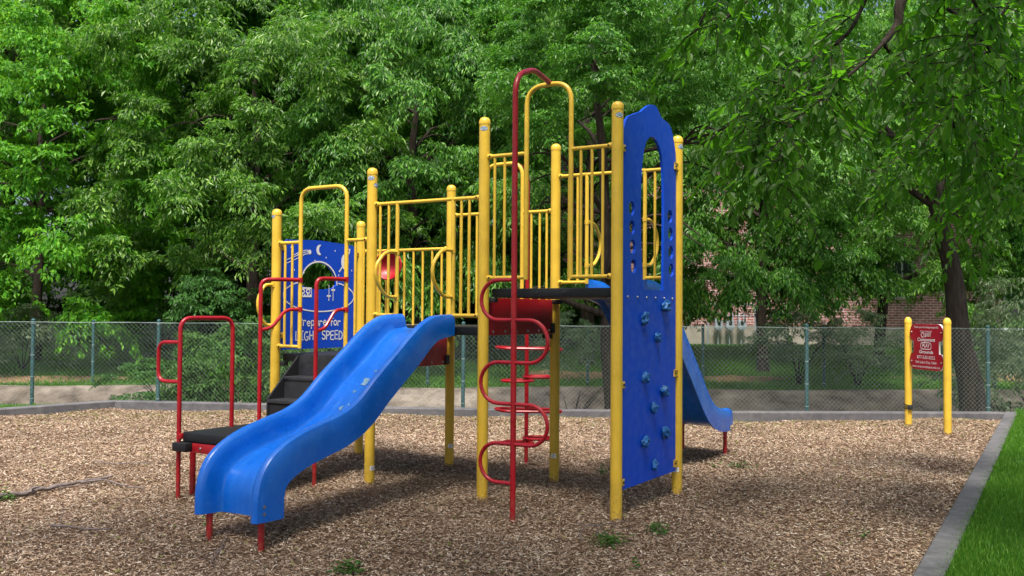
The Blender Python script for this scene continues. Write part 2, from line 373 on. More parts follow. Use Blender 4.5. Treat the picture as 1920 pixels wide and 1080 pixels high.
# ---------- climbing wall on the plane a = 0
def wallP(b, z, d): return Vector((.012 - d, b, z))
half = [(0,3.392),(.07,3.388),(.13,3.37),(.19,3.335),(.24,3.312),(.30,3.298),(.36,3.275),(.42,3.23),(.47,3.17),(.51,3.10),(.54,3.02),(.552,2.93),(.553,2.8)]
ctr = .655
out = [(.105,3.10),(.138,3.165),(.18,3.20),(.22,3.217),(.351,3.262),(.43,3.285),(.492,3.32),(.57,3.36),(.65,3.386),(.70,3.393),(.74,3.392),(.777,3.378),(.815,3.353),(.85,3.325),(.90,3.308),(.97,3.30),(1.05,3.283),(1.10,3.25),(1.14,3.19),(1.175,3.12),(1.203,3.05),(1.212,2.93),(1.212,.195),(.10,.195)]
win = [(.495,1.802),(.450,2.08),(.432,2.44),(.440,2.70),(.462,2.85),(.50,2.98),(.55,3.06),(.62,3.105),(.69,3.115),(.76,3.10),(.83,3.05),(.88,2.98),(.915,2.87),(.932,2.70),(.938,2.44),(.932,2.1),(.925,1.802)]
holes = []
for hb, hz in [(.252,2.46),(.262,2.305),(.275,2.148),(.295,1.988),(1.072,2.468),(1.084,2.31),(1.095,2.15),(1.105,1.99)]:
    holes.append([(hb+.058*math.cos(2*PI*k/10+.3), hz+.060*math.sin(2*PI*k/10+.3)) for k in range(10)])
cw = MB().plate(out, [win]+holes, wallP, .024).build('climbing_wall', M['blue'], play, smooth=25)
bl = MB()
for k in range(6): bl.bolt(wallP(.18+.19*k, 1.735, 0), (1,0,0), .012)
bl.build('bolt', M['steel'], cw)
def hold(b, z, s, rot):
    bm = bmesh.new(); bmesh.ops.create_icosphere(bm, subdivisions=4, radius=1)
    off = Vector((b*9.1, z*7.3, rot))
    for v in bm.verts:
        p = v.co.copy(); n1 = noise.noise(p*1.5+off); n2 = noise.noise(p*3.2+off)
        v.co = p * (1 + .42*n1 + .22*n2)
        r2 = (v.co.y**2 + v.co.z**2)**.5
        if v.co.x > 0: v.co.x *= .62 + .5*abs(n2); v.co.x -= .62*math.exp(-(r2/.30)**2)
        else: v.co.x *= .25
    q = Matrix.Rotation(rot, 3, 'X'); fs = []
    vs = [Vector((.012+.075*s*max(0, v.co.x+.2), b, z)) + q @ Vector((0, v.co.y*.058*s, v.co.z*.075*s)) for v in bm.verts]
    bm.verts.index_update(); h = MB(); h.add(vs, [[v.index for v in f.verts] for f in bm.faces]); bm.free()
    h.build('climbing_hold', M['hold'], cw, smooth=60)
for i, (b, z) in enumerate([(.484,1.56),(.932,1.667),(.768,1.395),(.50,1.066),(.914,.927),(.681,.802),(.504,.532),(.928,.564),(.719,.309)]): hold(b, z, .73+.10*math.sin(i*2.1), i*1.9)
for b, sg in ((0, 1), (BB, -1)):
    for z in ((2.93, 1.03, .255) if b == 0 else (2.93, 1.07, .265)):
        k = MB(); k.bbox((.014, b+sg*.045, z-.028), (.022, b+sg*.115, z+.028), .004); k.bbox((-.02, b+sg*.04, z-.024), (.022, b+sg*.052, z+.024), .003)
        o = k.build('bracket', PY, cw); MB().bolt((.022, b+sg*.09, z), (1,0,0), .011).build('bolt', M['rubber'], o)

# ---------- slides
def slide(center, prof, sgn, b0, endd, marks=False):
    path = crom([(d, z, 0) for d, z in prof], 7); sec = [(-.345,-.258),(-.352,-.12),(-.348,-.04),(-.338,-.014),(-.315,-.002),(-.292,-.002),(-.272,-.014),(-.256,-.045),(-.246,-.10),(-.238,-.160),(-.218,-.180),(-.10,-.186),(0,-.188)]
    sec = [(x*.91, y) for x, y in sec]; sec = sec + [(-x, y) for x, y in sec[:-1][::-1]] + [(.292,-.252),(.272,-.21),(.2,-.205),(0,-.205),(-.2,-.205),(-.272,-.21),(-.292,-.252)]
    n = len(sec); vs = []
    for i, p in enumerate(path):
        t = (path[min(i+1, len(path)-1)] - path[max(i-1, 0)]).normalized(); nx, nz = -t.y, t.x
        k = .72 + .28*min(1, p.x/.6)
        for s_, h in sec: vs.append(L(center+s_, b0+sgn*(p.x+nx*h*k), p.y+nz*h*k))
    fs = [(i*n+j, i*n+(j+1) % n, (i+1)*n+(j+1) % n, (i+1)*n+j) for i in range(len(path)-1) for j in range(n)]
    m_ = len(path)-1
    mir = lambda base, j: base + (24-j)
    for base in (0, m_*n):          # end faces: walls and floor of the hollow shell, quad by quad
        und = [30,29,28,27,26,25]   # underside indices from left to right reversed below
        fs.append((base+0, base+31, base+30, base+29, base+10, base+9, base+8, base+7, base+6, base+5, base+4, base+3, base+2, base+1))
        fs.append((base+10, base+29, base+28, base+27, base+14, base+13, base+12, base+11))
        fs.append((base+14, base+27, base+26, base+25, base+24, base+23, base+22, base+21, base+20, base+19, base+18, base+17, base+16, base+15))
    sl = MB().add(vs, fs).build('slide', M['slide'], play, smooth=40)
    for sx in (-1, 1):
        a = center + sx*.275
        lg = MB(); lg.tube([L(a-sx*.02, b0+sgn*endd[0], -.2), L(a-sx*.02, b0+sgn*endd[0], endd[1])], .023, 12); lg.build('slide_leg', PRD, sl)
        bl = MB()
        for dz in (.075, .125): bl.bolt(L(center+sx*.320, b0+sgn*(endd[0]+.035), .17+dz-.02), (sx,0,0), .013)
        bl.build('bolt', M['steel'], sl)
    if marks:
        mk = MB()
        for (d, s0, w, l) in [(.93,.04,.075,.055),(.99,.09,.022,.022),(1.05,-.02,.013,.02),(1.10,.06,.014,.025),(1.15,.03,.015,.02),(1.2,-.03,.016,.03),(1.28,.05,.014,.028),(.80,.02,.012,.016),(1.62,.1,.012,.05),(1.7,.02,.01,.05)]:
            i = min(range(len(path)), key=lambda q: abs(path[q].x-d)); p = path[i]; t = (path[i+1]-path[i-1]).normalized(); nx, nz = -t.y, t.x
            pts = []
            for j in range(11):
                th = 2*PI*j/11; rr = 1+.35*math.sin(3*th+d*9)+.2*math.sin(5*th+s0*40); dd = l*rr*math.sin(th)*.8; ss = w*rr*math.cos(th)
                pts.append(L(center-s0-ss, b0+sgn*(p.x+t.x*dd+nx*-.184), p.y+t.y*dd+nz*-.184))
            mk.add(pts, [tuple(range(11))])
        mk.build('worn_patch', M['pale'], sl, smooth=0)
    return sl
P1 = [(0,1.585),(.26,1.572),(.40,1.53),(.55,1.45),(.78,1.285),(1.04,1.10),(1.25,.935),(1.44,.845),(1.67,.79),(1.89,.735),(2.06,.668),(2.185,.585),(2.262,.48),(2.30,.34),(2.305,.17)]
slide(1.88, P1, -1, 0, (2.2, .34), True)
P2 = [(0,1.925),(.28,1.905),(.46,1.84),(.65,1.715),(.94,1.475),(1.2,1.235),(1.5,.945),(1.74,.72),(1.93,.605),(2.15,.55),(2.34,.54),(2.45,.515),(2.49,.43),(2.495,.35)]
slide(.63, P2, 1, BB+.04, (2.36, .32))

# ---------- front snake climber
mb = MB(); sa, sb = .572, -.63
mb.tube(fil([L(sa,sb,-.25), L(sa,sb,3.44), L(.60,-.30,3.555), L(.622,-.005,3.515)], [.16,.08], 9), .0225, 12)
zz = [1.852,1.544,1.217,.899,.593,.292]
for i in range(5):
    s_ = 1 if i % 2 == 0 else -1; zt, zb = zz[i], zz[i+1]; w = .30; h = zt-zb
    pts = [L(sa, sb, zt)]
    for k in range(13):
        th = PI/2 - PI*k/12; pts.append(L(sa + s_*(w-h/2 + h/2*math.cos(th)), sb, (zt+zb)/2 + h/2*math.sin(th)))
    pts.append(L(sa, sb, zb)); mb.tube(pts, .0155, 10)
mb.build('snake_climber', PRD, play)
# ---------- corkscrew climber behind the middle deck
mb = MB(); ca, cb = 1.96, 1.93
mb.tube(fil([L(ca,cb,-.2), L(ca,cb,3.12), L(1.92,1.62,3.15), L(1.87,BB+.02,3.10)], [.16,.06], 8), .0215, 12)
def stadium(cx, cy, z, w, h, tilt=0):
    return [L(ca, cb, z) + Matrix.Rotation(ANG, 3, 'Z') @ Vector((cx + (w-h)/2*(1 if math.cos(t) > 0 else -1) + h/2*math.cos(t), cy + h/2*math.sin(t), tilt*math.cos(t))) for t in [2*PI*k/24+.01 for k in range(24)]]
for z, big in ((1.22,1),(.895,0),(.56,1),(.24,0)):
    if big: mb.tube(stadium(.02, .02, z, .70, .34, -.012), .0155, 8, closed=True)
    else:
        mb.tube(stadium(-.10, -.06, z-.015, .33, .24), .0155, 8, closed=True); mb.tube(stadium(.13, .06, z+.02, .32, .24), .0155, 8, closed=True)
mb.build('corkscrew_climber', PRD, play)

# ---------- steps from the transfer platform up to the low deck
st = MB()
for a in (2.88, 3.43):
    poly = [(.02,1.17),(-.385,.775),(-.385,.44),(-.30,.44),(.02,.80)]
    st.add([L(a-.01, b, z) for b, z in poly] + [L(a+.01, b, z) for b, z in poly], [(0,1,2,3,4),(9,8,7,6,5)] + [(k, 5+k, 5+(k+1) % 5, (k+1) % 5) for k in range(5)])
steps = st.build('steps', M['deck'], play)
for z, b0, b1 in ((.975,.03,-.175),(.77,-.16,-.38)):
    s_ = MB(); s_.bbox(L(3.445, b1-.006, z-.035), L(2.87, b0, z), .006); s_.box(L(3.428, b0-.012, z), L(2.892, b0, z+.20)); s_.build('step', M['tread'], steps)
MB().box(L(3.428,-.375,.50), L(2.892,-.363,.725)).build('step', M['deck'], steps)
for aP, bP, aE in ((2.861,-.35,2.811), (3.56,-.36,3.397)):
    h = MB()
    h.tube(fil([L(aP,bP,-.25), L(aP,bP,1.90), L((aP+aE)/2,bP*.6,1.905), L(aE,-.01,1.905)], [.13,.03], 8), .0195, 12)
    h.tube(fil([L(aP,bP,1.42), L(aP+(aE-aP)*.3,bP*.72,1.44), L(aP+(aE-aP)*.6,bP*.35,1.615), L(aE,-.01,1.62)], .08, 6), .017, 10)
    for z in (1.905, 1.62): h.lathe([(.026,-.022),(.026,.022)], L(aE, 0, z), (0,0,1), 12)
    h.build('handrail', PRD, steps)
# transfer platform
tp = MB().bbox(L(3.46,-1.34,.478), L(2.84,-.40,.56), .012).build('transfer_platform', M['deck'], play)
MB().bbox(L(3.51,-1.41,.40), L(3.34,-1.29,.478-.004), .01).build('low_step', M['deck'], tp)
fr = MB(); fr.bbox(L(3.35,-1.335,.39), L(2.86,-1.29,.472), .005); fr.bbox(L(3.45,-1.25,.40), L(3.41,-.68,.472), .005); fr.build('frame', M['redpanel'], tp)
bl = MB(); bl.bolt(L(3.24,-1.335,.43), (0,-1,0), .012); bl.bolt(L(2.95,-1.335,.43), (0,-1,0), .012); bl.build('bolt', M['steel'], tp)
for a, b in ((3.56,-1.14), (2.92,-1.2), (2.92,-.74), (3.40,-.74)): MB().tube([L(a,b,-.2), L(a,b,.478)], .027, 12).build('leg', PRD, tp)
h = MB(); h.tube(fil([L(3.50,-1.345,-.2), L(3.50,-1.345,1.535), L(3.42,-.83,1.535), L(3.42,-.83,.50)], .11, 8), .0195, 12)
h.tube(fil([L(3.50,-1.345,1.325), L(3.76,-1.36,1.325), L(3.76,-1.36,.985), L(3.50,-1.345,.985)], .09, 7), .0165, 10)
h.build('handrail', PRD, tp)
cl = MB(); cl.bbox(L(3.51,-1.36,.50), L(3.45,-1.325,.545), .005); cl.build('bracket', PRD, tp)

# ---------- space panel at the far end of the low deck
def spP(b, z, d): return Vector((-A1 - .022 + d, b, z))
arch_hole = [(.62+.265*math.cos(PI-PI*k/18), 1.885+.225*math.sin(PI-PI*k/18)) for k in range(19)]
arch_hole += [(.62+.265*math.cos(-PI*k/10)*.99, 1.885-.055*math.sin(PI*k/10)) for k in range(1, 10)]
rect = [(.075,1.215),(1.215,1.215),(1.215,2.30),(1.14,2.325),(.62,2.345),(.15,2.325),(.075,2.28)]
sp = MB().plate(rect, [arch_hole], spP, .02).build('space_panel', M['blue'], play, smooth=25)
def stroke(mb, pts, w, cap=True):
    """a flat pen stroke on the panel"""
    P = [Vector((x, y)) for x, y in pts]; vs = []; k = len(P)
    for i in range(k):
        t = (P[min(i+1,k-1)] - P[max(i-1,0)]).normalized(); n_ = Vector((-t.y, t.x))*w
        q = P[i] + (t*-w*.6 if i == 0 else t*w*.6 if i == k-1 else Vector((0,0)))
        vs += [spP(q.x+n_.x, q.y+n_.y, .0222), spP(q.x-n_.x, q.y-n_.y, .0222)]
    mb.add(vs, [(2*i, 2*i+1, 2*i+3, 2*i+2) for i in range(k-1)])
def blob(mb, pts): mb.add([spP(x, y, .0226) for x, y in pts], [tuple(range(len(pts)))])
def arcp(cx, cy, rx, ry, t0, t1, n=14): return [(cx+rx*math.cos(t0+(t1-t0)*i/n), cy+ry*math.sin(t0+(t1-t0)*i/n)) for i in range(n+1)]
G = {'P': [[(0,0),(0,1)], [(0,1)]+arcp(.1,.75,.42,.25,PI/2,-PI/2,8)+[(0,.5)]], 'r': [[(0,0),(.02,.62)], arcp(.25,.38,.24,.25,PI*.95,PI*.2,7)],
     'e': [[(.03,.34),(.47,.36)]+arcp(.25,.32,.24,.3,.15,PI*1.75,14)], 'p': [[(0,-.4),(0,.62)], arcp(.2,.32,.26,.3,PI*.9,-PI*.95,14)],
     'a': [arcp(.24,.31,.24,.3,PI*.25,PI*1.9,12), [(.46,.62),(.46,.0)]], 'f': [[(.2,0),(.2,.75)]+arcp(.38,.78,.18,.2,PI,PI*.3,6), [(0,.55),(.42,.57)]],
     'o': [arcp(.25,.31,.25,.31,0,2*PI,16)], 'L': [[(0,1),(0,0),(.48,.02)]], 'I': [[(.2,0),(.2,1)],[(0,1),(.4,1)],[(0,0),(.4,0)]],
     'G': [arcp(.32,.5,.32,.5,PI*.3,PI*1.8,14)+[(.62,.42),(.34,.42)]], 'H': [[(0,0),(0,1)],[(.52,0),(.52,1)],[(0,.5),(.52,.5)]],
     'T': [[(.28,0),(.28,1)],[(0,1),(.56,1)]], 'S': [arcp(.26,.75,.24,.25,PI*.2,PI*1.35,9)+arcp(.24,.25,.26,.25,PI*.45,-PI*.85,10)],
     'E': [[(.45,1),(0,1),(0,0),(.47,0)],[(0,.5),(.4,.52)]], 'D': [[(0,0),(0,1)], [(0,1)]+arcp(.05,.5,.5,.5,PI/2,-PI/2,12)+[(0,0)]], '!': [[(.06,.3),(.08,1)],[(.05,0),(.06,.06)]]}
ADV = {'I': .4, 'r': .44, 'f': .42, '!': .12, 'G': .64, 'H': .52, 'T': .56, 'a': .47}
def write(mb, text, b0, b1, z, h, w):
    tot = sum((ADV.get(c, .5) if c != ' ' else .3) + .2 for c in text) - .2; sx = (b1-b0)/tot; x = b0; zz_ = 0
    for i, c in enumerate(text):
        if c != ' ':
            for s_ in G[c]: stroke(mb, [(x+px*sx, z+math.sin(i*2.3)*.004+py*h) for px, py in s_], w)
        x += ((ADV.get(c, .5) if c != ' ' else .3) + .2)*sx
tx = MB(); write(tx, 'Prepare for', .325, .955, 1.452, .082, .0062); write(tx, 'LIGHT SPEED!', .285, 1.015, 1.305, .088, .0068); tx.build('lettering', M['white'], sp, smooth=0)
dr = MB()
stroke(dr, arcp(.62,1.885,.275,.237,PI,0,24), .008)
stroke(dr, arcp(.635,1.765,.535,.165,PI*.745,PI*2.255,44), .0065)
stroke(dr, arcp(.635,1.765,.535,.165,PI*.745,PI*.68,4), .0065); stroke(dr, arcp(.635,1.765,.535,.165,PI*.255,PI*.32,4), .0065)
gx, gz = .42, 1.80
stroke(dr, [(gx-.085,gz+.04),(gx+.085,gz+.04),(gx+.085,gz-.045),(gx-.085,gz-.045),(gx-.085,gz+.04)], .009)
for cx in (-.045, .035): stroke(dr, arcp(gx+cx,gz+.008,.026,.022,0,2*PI,12), .008)
for k in range(4): stroke(dr, [(gx-.06+.04*k,gz-.03),(gx-.045+.04*k,gz-.03)], .007)
for x in (.77,.835): stroke(dr, [(x,1.715),(x,1.88)], .0045)
stroke(dr, [(.745,1.765),(.795,1.765)], .009); stroke(dr, [(.81,1.83),(.86,1.83)], .009)
blob(dr, arcp(.47,2.215,.026,.024,0,2*PI,14)[:-1])
for dz, l in ((.018,.22),(0,.30),(-.02,.34)): stroke(dr, [(.445,2.215+dz),(.40,2.21+dz),(.33,2.185+dz*1.5),(.445-l,2.12+dz*2.5)], .004)
mo = arcp(.62,2.245,.05,.055,PI*.35,PI*1.62,12); blob(dr, mo + arcp(.648,2.25,.038,.045,PI*1.5,PI*.45,10)[1:-1])
sat = arcp(1.02,2.14,.062,.085,0,2*PI,16)[:-1]; blob(dr, sat)
stroke(dr, [(.93,2.03),(.97,2.075),(1.03,2.16),(1.09,2.25),(1.10,2.28),(1.07,2.27)], .009)
for x, y in [(.25,2.02),(.33,2.28),(.55,2.13),(.72,2.17),(.86,2.25),(.92,1.99),(.3,2.18),(.80,2.06),(.39,2.0),(1.13,2.05),(.2,2.25)]: blob(dr, [(x-.009,y),(x,y-.012),(x+.009,y),(x,y+.012)])
dr.build('drawing', M['white'], sp, smooth=0)
for b in (.06, BB-.06):
    for z in (2.24, 1.36):
        k = MB(); k.bbox((-A1+.0005, b-.045, z-.03), (-A1+.010, b+.045, z+.03), .003); o = k.build('bracket', PY, sp); MB().bolt((-A1+.010, b, z), (1,0,0), .01).build('bolt', M['rubber'], o)
# ------------------------------------------------------------------ the ground
def hgt(x, y):
    return .014*np.sin(x*1.3+.4*y)+.012*np.sin(y*1.7-x*.6+1)+.008*np.sin(3.1*x+2.2*y)+.03*np.clip((y-9)/5, 0, 1) - .03*np.exp(-((x-.9)**2+(y-7.4)**2)/1.2) - .05*np.exp(-((x+1.95)**2+(y-6.3)**2)/.6) + .02*np.exp(-((x+2.6)**2+(y-5.6)**2)/.5) + .010*np.sin(4.7*x-1.3*y)*np.sin(3.9*y+.7*x)
KB = [(-6.38,15.62),(-4.0,15.25),(-2.06,14.82),(.1,14.66),(3.3,14.50),(7.36,14.66)]   # inner line of the back kerb
_hgt0 = hgt; POSTS = [wl(*p) for p in ((0,0),(A5,0),(A3,0),(0,BB),(A5,BB),(A3,BB),(A1,BB),(.572,-.63),(1.96,1.93),(2.861,-.35),(3.5,-1.345))] + [Vector((5.62,13.72,0)), Vector((5.76,12.8,0))]
def hgt(x, y):
    h = _hgt0(x, y)
    for p in POSTS: h = h + .022*np.exp(-(((x-p.x)/.15)**2+((y-p.y)/.12)**2))
    return h
def kerb_y(x): return np.interp(x, [p[0] for p in KB], [p[1] for p in KB])
def in_bed(x, y): return (y < np.where(x < -6.38, 15.62+(x+6.38)*1.24, kerb_y(x))) & (x < 2.373+(y-5.757)*.571)
def grid(name, x0, x1, y0, y1, nx, ny, zf, m, keep=None, smooth=True):
    X, Y = np.meshgrid(np.linspace(x0,x1,nx+1), np.linspace(y0,y1,ny+1)); Z = zf(X, Y)
    V = np.stack([X.ravel(), Y.ravel(), Z.ravel()], 1); I = np.arange((nx+1)*(ny+1)).reshape(ny+1, nx+1)
    F = np.stack([I[:-1,:-1].ravel(), I[:-1,1:].ravel(), I[1:,1:].ravel(), I[1:,:-1].ravel()], 1)
    if keep is not None:
        c = V[F].mean(1); F = F[keep(c[:,0], c[:,1])]
    return npmesh(name, V, F, m, smooth=smooth)
PROF = [(-80,-.12),(15.75,-.12),(15.95,-.80),(18.1,-.86),(19.7,-.12),(20.25,.05),(22,.16),(24,.36),(28,.66),(40,.8),(600,.8)]
def far_z(y): return np.interp(y, [p[0] for p in PROF], [p[1] for p in PROF])
xs = np.array([-600,-60,-25,-12,0,12,25,60,600.]); V = []; F = []
for x in xs:
    for y, z in PROF: V.append((x, y, z))
n = len(PROF)
for i in range(len(xs)-1):
    for j in range(n-1): F.append((i*n+j, (i+1)*n+j, (i+1)*n+j+1, i*n+j+1))
tag(npmesh('ground', np.array(V), np.array(F), M['turf']), kind='structure')
tag(grid('chip_bed', -16, 9, 1.5, 16, 150, 100, lambda x, y: hgt(x, y)-.012, M['soil'], lambda x, y: in_bed(x-.1, y-.12) | in_bed(x, y)), kind='structure')
cb = [(15.72,-.10),(15.93,-.79),(18.08,-.765),(19.86,.036),(20.06,.055),(20.08,.03)]
V = []; F = []; nx = 60
for i in range(nx+1):
    x = -40+80*i/nx
    for y, z in cb: V.append((x, y + (.22*math.sin(x*.7)+.1*math.sin(x*2.1) if y > 17 else 0) - (.25*max(0, min(1, (-x-4)/5)) if y > 19 else 0), z+.012 + (.018*math.sin(x*.9) if y > 19 else 0)))
n = len(cb)
for i in range(nx):
    for j in range(n-1): F.append((i*n+j, (i+1)*n+j, (i+1)*n+j+1, i*n+j+1))
tag(npmesh('canal_bank', np.array(V), np.array(F), M['concrete']), kind='structure')
def soil_patch(cx, cy, rx, ry, sd):
    r = random.Random(sd); vs = [(cx, cy, far_z(cy)+.02)]; k = 36
    ph = [r.uniform(0, 6) for _ in range(3)]
    for i in range(k):
        t = 2*PI*i/k; q = 1+.2*math.sin(3*t+ph[0])+.14*math.sin(5*t+ph[1])+.08*math.sin(9*t+ph[2]); y = cy+ry*q*math.sin(t)
        vs.append((cx+rx*q*math.cos(t), y, float(far_z(y))+.012))
    m_ = MB(); m_.add(vs, [(0, 1+i, 1+(i+1) % k) for i in range(k)]); tag(m_.build('bare_soil', M['dirt']), kind='structure')
soil_patch(-11.2, 20.9, 3.2, .8, 1); soil_patch(5.0, 21.6, 1.3, .7, 2); soil_patch(1.5, 22.0, 1.5, .8, 3); soil_patch(-4.7, 20.6, 1.5, .5, 4); soil_patch(11.5, 22.2, 2.2, .9, 5)
# lawn beside the chip bed
def rk(y): return 2.373+(y-5.757)*.571
def kh(y): return float(np.interp(y, [5,9,14.8], [.06,.085,.137]))
KW = .165
lw = []; lf = []
for y in np.linspace(-8, 15.7, 40):
    x0 = rk(y)+KW*.9
    for t in (0, .25, 1, 3, 8, 20, 40): lw.append((x0+t, y, kh(y)-.045+.012*math.sin(2*y+t)-.02*(t == 0)))
for i in range(39):
    for j in range(6): lf.append((i*7+j, i*7+j+1, (i+1)*7+j+1, (i+1)*7+j))
tag(npmesh('lawn', np.array(lw), np.array(lf), M['turf'], smooth=True), kind='structure')
tag(npmesh('lawn', np.array([(-60,-8,.06),(-28,-8,.06),(-6.75,15.72,.06),(-60,15.72,.06)]), np.array([(0,1,2,3)]), M['turf']), kind='structure')
# concrete kerb
def kerb(pts, w, h=.135, hf=None):
    P = [Vector((*p, 0)) for p in pts]; m_ = MB(); prof = [(0,-.15),(0,h-.012),(.012,h),(w-.012,h),(w,h-.012),(w,-.15)]; k = len(prof); vs = []
    for i, p in enumerate(P):
        if hf: h = hf(p.y); prof = [(0,-.15),(0,h-.012),(.012,h),(w-.012,h),(w,h-.012),(w,-.15)]
        d = (P[min(i+1,len(P)-1)]-P[max(i-1,0)]).normalized(); o = Vector((-d.y, d.x, 0))
        if 0 < i < len(P)-1: o = o / max(.6, o.dot(Vector((-(P[i]-P[i-1]).normalized().y, (P[i]-P[i-1]).normalized().x, 0))))
        for a, z in prof: vs.append(p + o*a + Vector((0,0,z)))
    m_.add(vs, [(i*k+j, (i+1)*k+j, (i+1)*k+j+1, i*k+j+1) for i in range(len(P)-1) for j in range(k-1)])
    m_.add([vs[j] for j in range(k)], [tuple(range(k))]); m_.add([vs[-k+j] for j in range(k)], [tuple(range(k))])
    return m_
def dens(a, b, n): return [(a[0]+(b[0]-a[0])*i/n, a[1]+(b[1]-a[1])*i/n) for i in range(n)]
kp = dens((-18,1.2), KB[0], 8)
for a, b in zip(KB, KB[1:]): kp += dens(a, b, 4)
tag(kerb(kp+[(7.50,14.67)], .24).build('kerb', M['kerb'], smooth=30), kind='structure')
tag(kerb(dens((rk(14.92),14.92),(rk(-2),-2), 40), KW, hf=kh).build('kerb', M['kerb'], smooth=30), kind='structure')

# ------------------------------------------------------------------ wood chips, grass, litter
def unit(a): return a/np.maximum(np.linalg.norm(a, axis=1, keepdims=True), 1e-9)
nch = 760000
u_ = RS.rand(nch); y = 4.9+10.8*u_**.82; x = (RS.rand(nch)*2-1)*(y*.545+1.0); k = in_bed(x+.02, y+.05); x, y = x[k], y[k]; nch = len(x)
sc = 1+.03*np.clip(y-6, 0, 9); ln = (RS.gamma(3.2, .0055, nch)+.006)*sc; wd = (.003+RS.rand(nch)**1.8*.0068)*sc; th = RS.rand(nch)*2*PI
til = RS.normal(0, .22, nch); rol = RS.normal(0, .35, nch); z = hgt(x, y) + RS.rand(nch)*.016 - .004
D = np.stack([np.cos(th)*np.cos(til), np.sin(th)*np.cos(til), np.sin(til)], 1); Sd = np.stack([-np.sin(th)*np.cos(rol), np.cos(th)*np.cos(rol), np.sin(rol)], 1)
P0 = np.stack([x, y, z], 1); hl = (ln/2)[:,None]; hw = (wd/2)[:,None]; sk = (RS.rand(nch)*.7+.3)[:,None]; up = np.array([[0,0,1.]])
Vc = np.stack([P0-D*hl-Sd*hw*sk, P0-D*hl*.9+Sd*hw, P0+D*hl+Sd*hw*sk, P0+D*hl*.92-Sd*hw], 1); Vc[:,1] += up*hw*.5*RS.randn(nch,1); Vc[:,3] += up*hw*.5*RS.randn(nch,1)
tag(npmesh('wood_chips', Vc.reshape(-1,3), np.arange(nch*4).reshape(-1,4), M['chip']), kind='stuff')

def leaves(P, Dr, Nn, Ln, Wd):
    """simple folded leaves: 4 vertices, 2 triangles each"""
    Sx = unit(np.cross(Dr, Nn)); Up = np.cross(Sx, Dr); L_ = Ln[:,None]; W_ = Wd[:,None]
    m = P+Dr*L_*.42+Up*W_*.18
    V = np.stack([P, m+Sx*W_*.5, P+Dr*L_-Up*L_*.10, m-Sx*W_*.5], 1); k = len(P)
    b = np.arange(k)*4
    F = np.concatenate([np.stack([b, b+1, b+2], 1), np.stack([b, b+2, b+3], 1)])
    return V.reshape(-1,3), F
def blades(x, y, z, h, w, lean=.35):
    k = len(x); a = RS.rand(k)*2*PI; b = RS.rand(k)*2*PI; l = (RS.rand(k)*lean+.05)*h; f = RS.rand(k)*2*PI
    P = np.stack([x, y, z], 1); S_ = np.stack([np.cos(f), np.sin(f), 0*f], 1)*w[:,None]*.5
    Lv = np.stack([np.cos(b)*l, np.sin(b)*l, 0*b], 1); Z = np.array([[0,0,1.]])*h[:,None]
    V = np.stack([P-S_, P+S_, P+S_*.7+Lv*.4+Z*.6, P+Lv*1.3+Z*.95, P-S_*.7+Lv*.4+Z*.6], 1)
    b_ = np.arange(k)*5
    return V.reshape(-1,3), np.concatenate([np.stack([b_, b_+1, b_+2], 1), np.stack([b_, b_+2, b_+4], 1), np.stack([b_+4, b_+2, b_+3], 1)])
# near lawn blades
k = 150000; y = 4.6+10.9*RS.rand(k)**1.25; x = rk(y)+KW*.88+RS.rand(k)**1.2*(2.2+.12*y)
keep = (np.sin(x*2.3+y*1.1)+np.sin(y*2.9-x*1.7) > -1.75+.5*RS.randn(k)) & ~((((x-rk(y)-.30)/.2)**2+((y-10.4)/.38)**2 < 1) & (RS.rand(k) < .5))
x, y = x[keep], y[keep]; k = len(x)
V, F = blades(x, y, np.interp(y, [5,9,14.8], [.012,.037,.09]), .028+RS.rand(k)*.045, .0045+RS.rand(k)*.003); tag(npmesh('lawn_grass', V, F, M['grass']), kind='stuff')
k = 16000; x = -7.2-RS.rand(k)*5; y = 15.62+(x+6.6)*1.24+RS.rand(k)**1.5*3.2+.35; q = y < 15.6; x, y = x[q], y[q]; k = len(x)
V, F = blades(x, y, np.full(k, .05), .03+RS.rand(k)*.05, .006+RS.rand(k)*.004); tag(npmesh('lawn_grass', V, F, M['grass']), kind='stuff')
# lawn on the far bank
k = 130000; y = 20.05+8*RS.rand(k)**1.3; x = (RS.rand(k)*2-1)*(y*.56+.5)
keep = np.ones(k, bool)
for cx, cy, rx, ry in ((-11.2,20.9,3.0,.7),(5.0,21.6,1.1,.55),(1.5,22,1.3,.7),(-4.7,20.6,1.3,.45),(11.5,22.2,2,.8)): keep &= (((x-cx)/rx)**2+((y-cy)/ry)**2 > 1) | (RS.rand(k) < .12)
x, y = x[keep], y[keep]; k = len(x)
V, F = blades(x, y, far_z(y), .05+RS.rand(k)*.07, .010+RS.rand(k)*.009, .6); tag(npmesh('bank_grass', V, F, M['grass']), kind='stuff')
# leaf litter on the chips, thick along the back kerb
k = 7400; y = np.concatenate([15.2-RS.gamma(1.4, .8, 4800), 5.5+9.5*RS.rand(2600)]); x = np.where(np.arange(k) < 4800, -7+14*RS.rand(k), (RS.rand(k)*2-1)*(y*.54))
q = in_bed(x, y+.05) & ((np.arange(k) < 4800) | (RS.rand(k) < .35)); x, y = x[q], y[q]; k = len(x); a = RS.rand(k)*2*PI
V, F = leaves(np.stack([x, y, hgt(x,y)+.014+RS.rand(k)*.008], 1), np.stack([np.cos(a), np.sin(a), .15*RS.randn(k)], 1), unit(np.stack([.4*RS.randn(k), .4*RS.randn(k), np.ones(k)], 1)), .025+.03*RS.rand(k), .012+.012*RS.rand(k))
tag(npmesh('leaf_litter', V, F, M['litter']), kind='stuff')

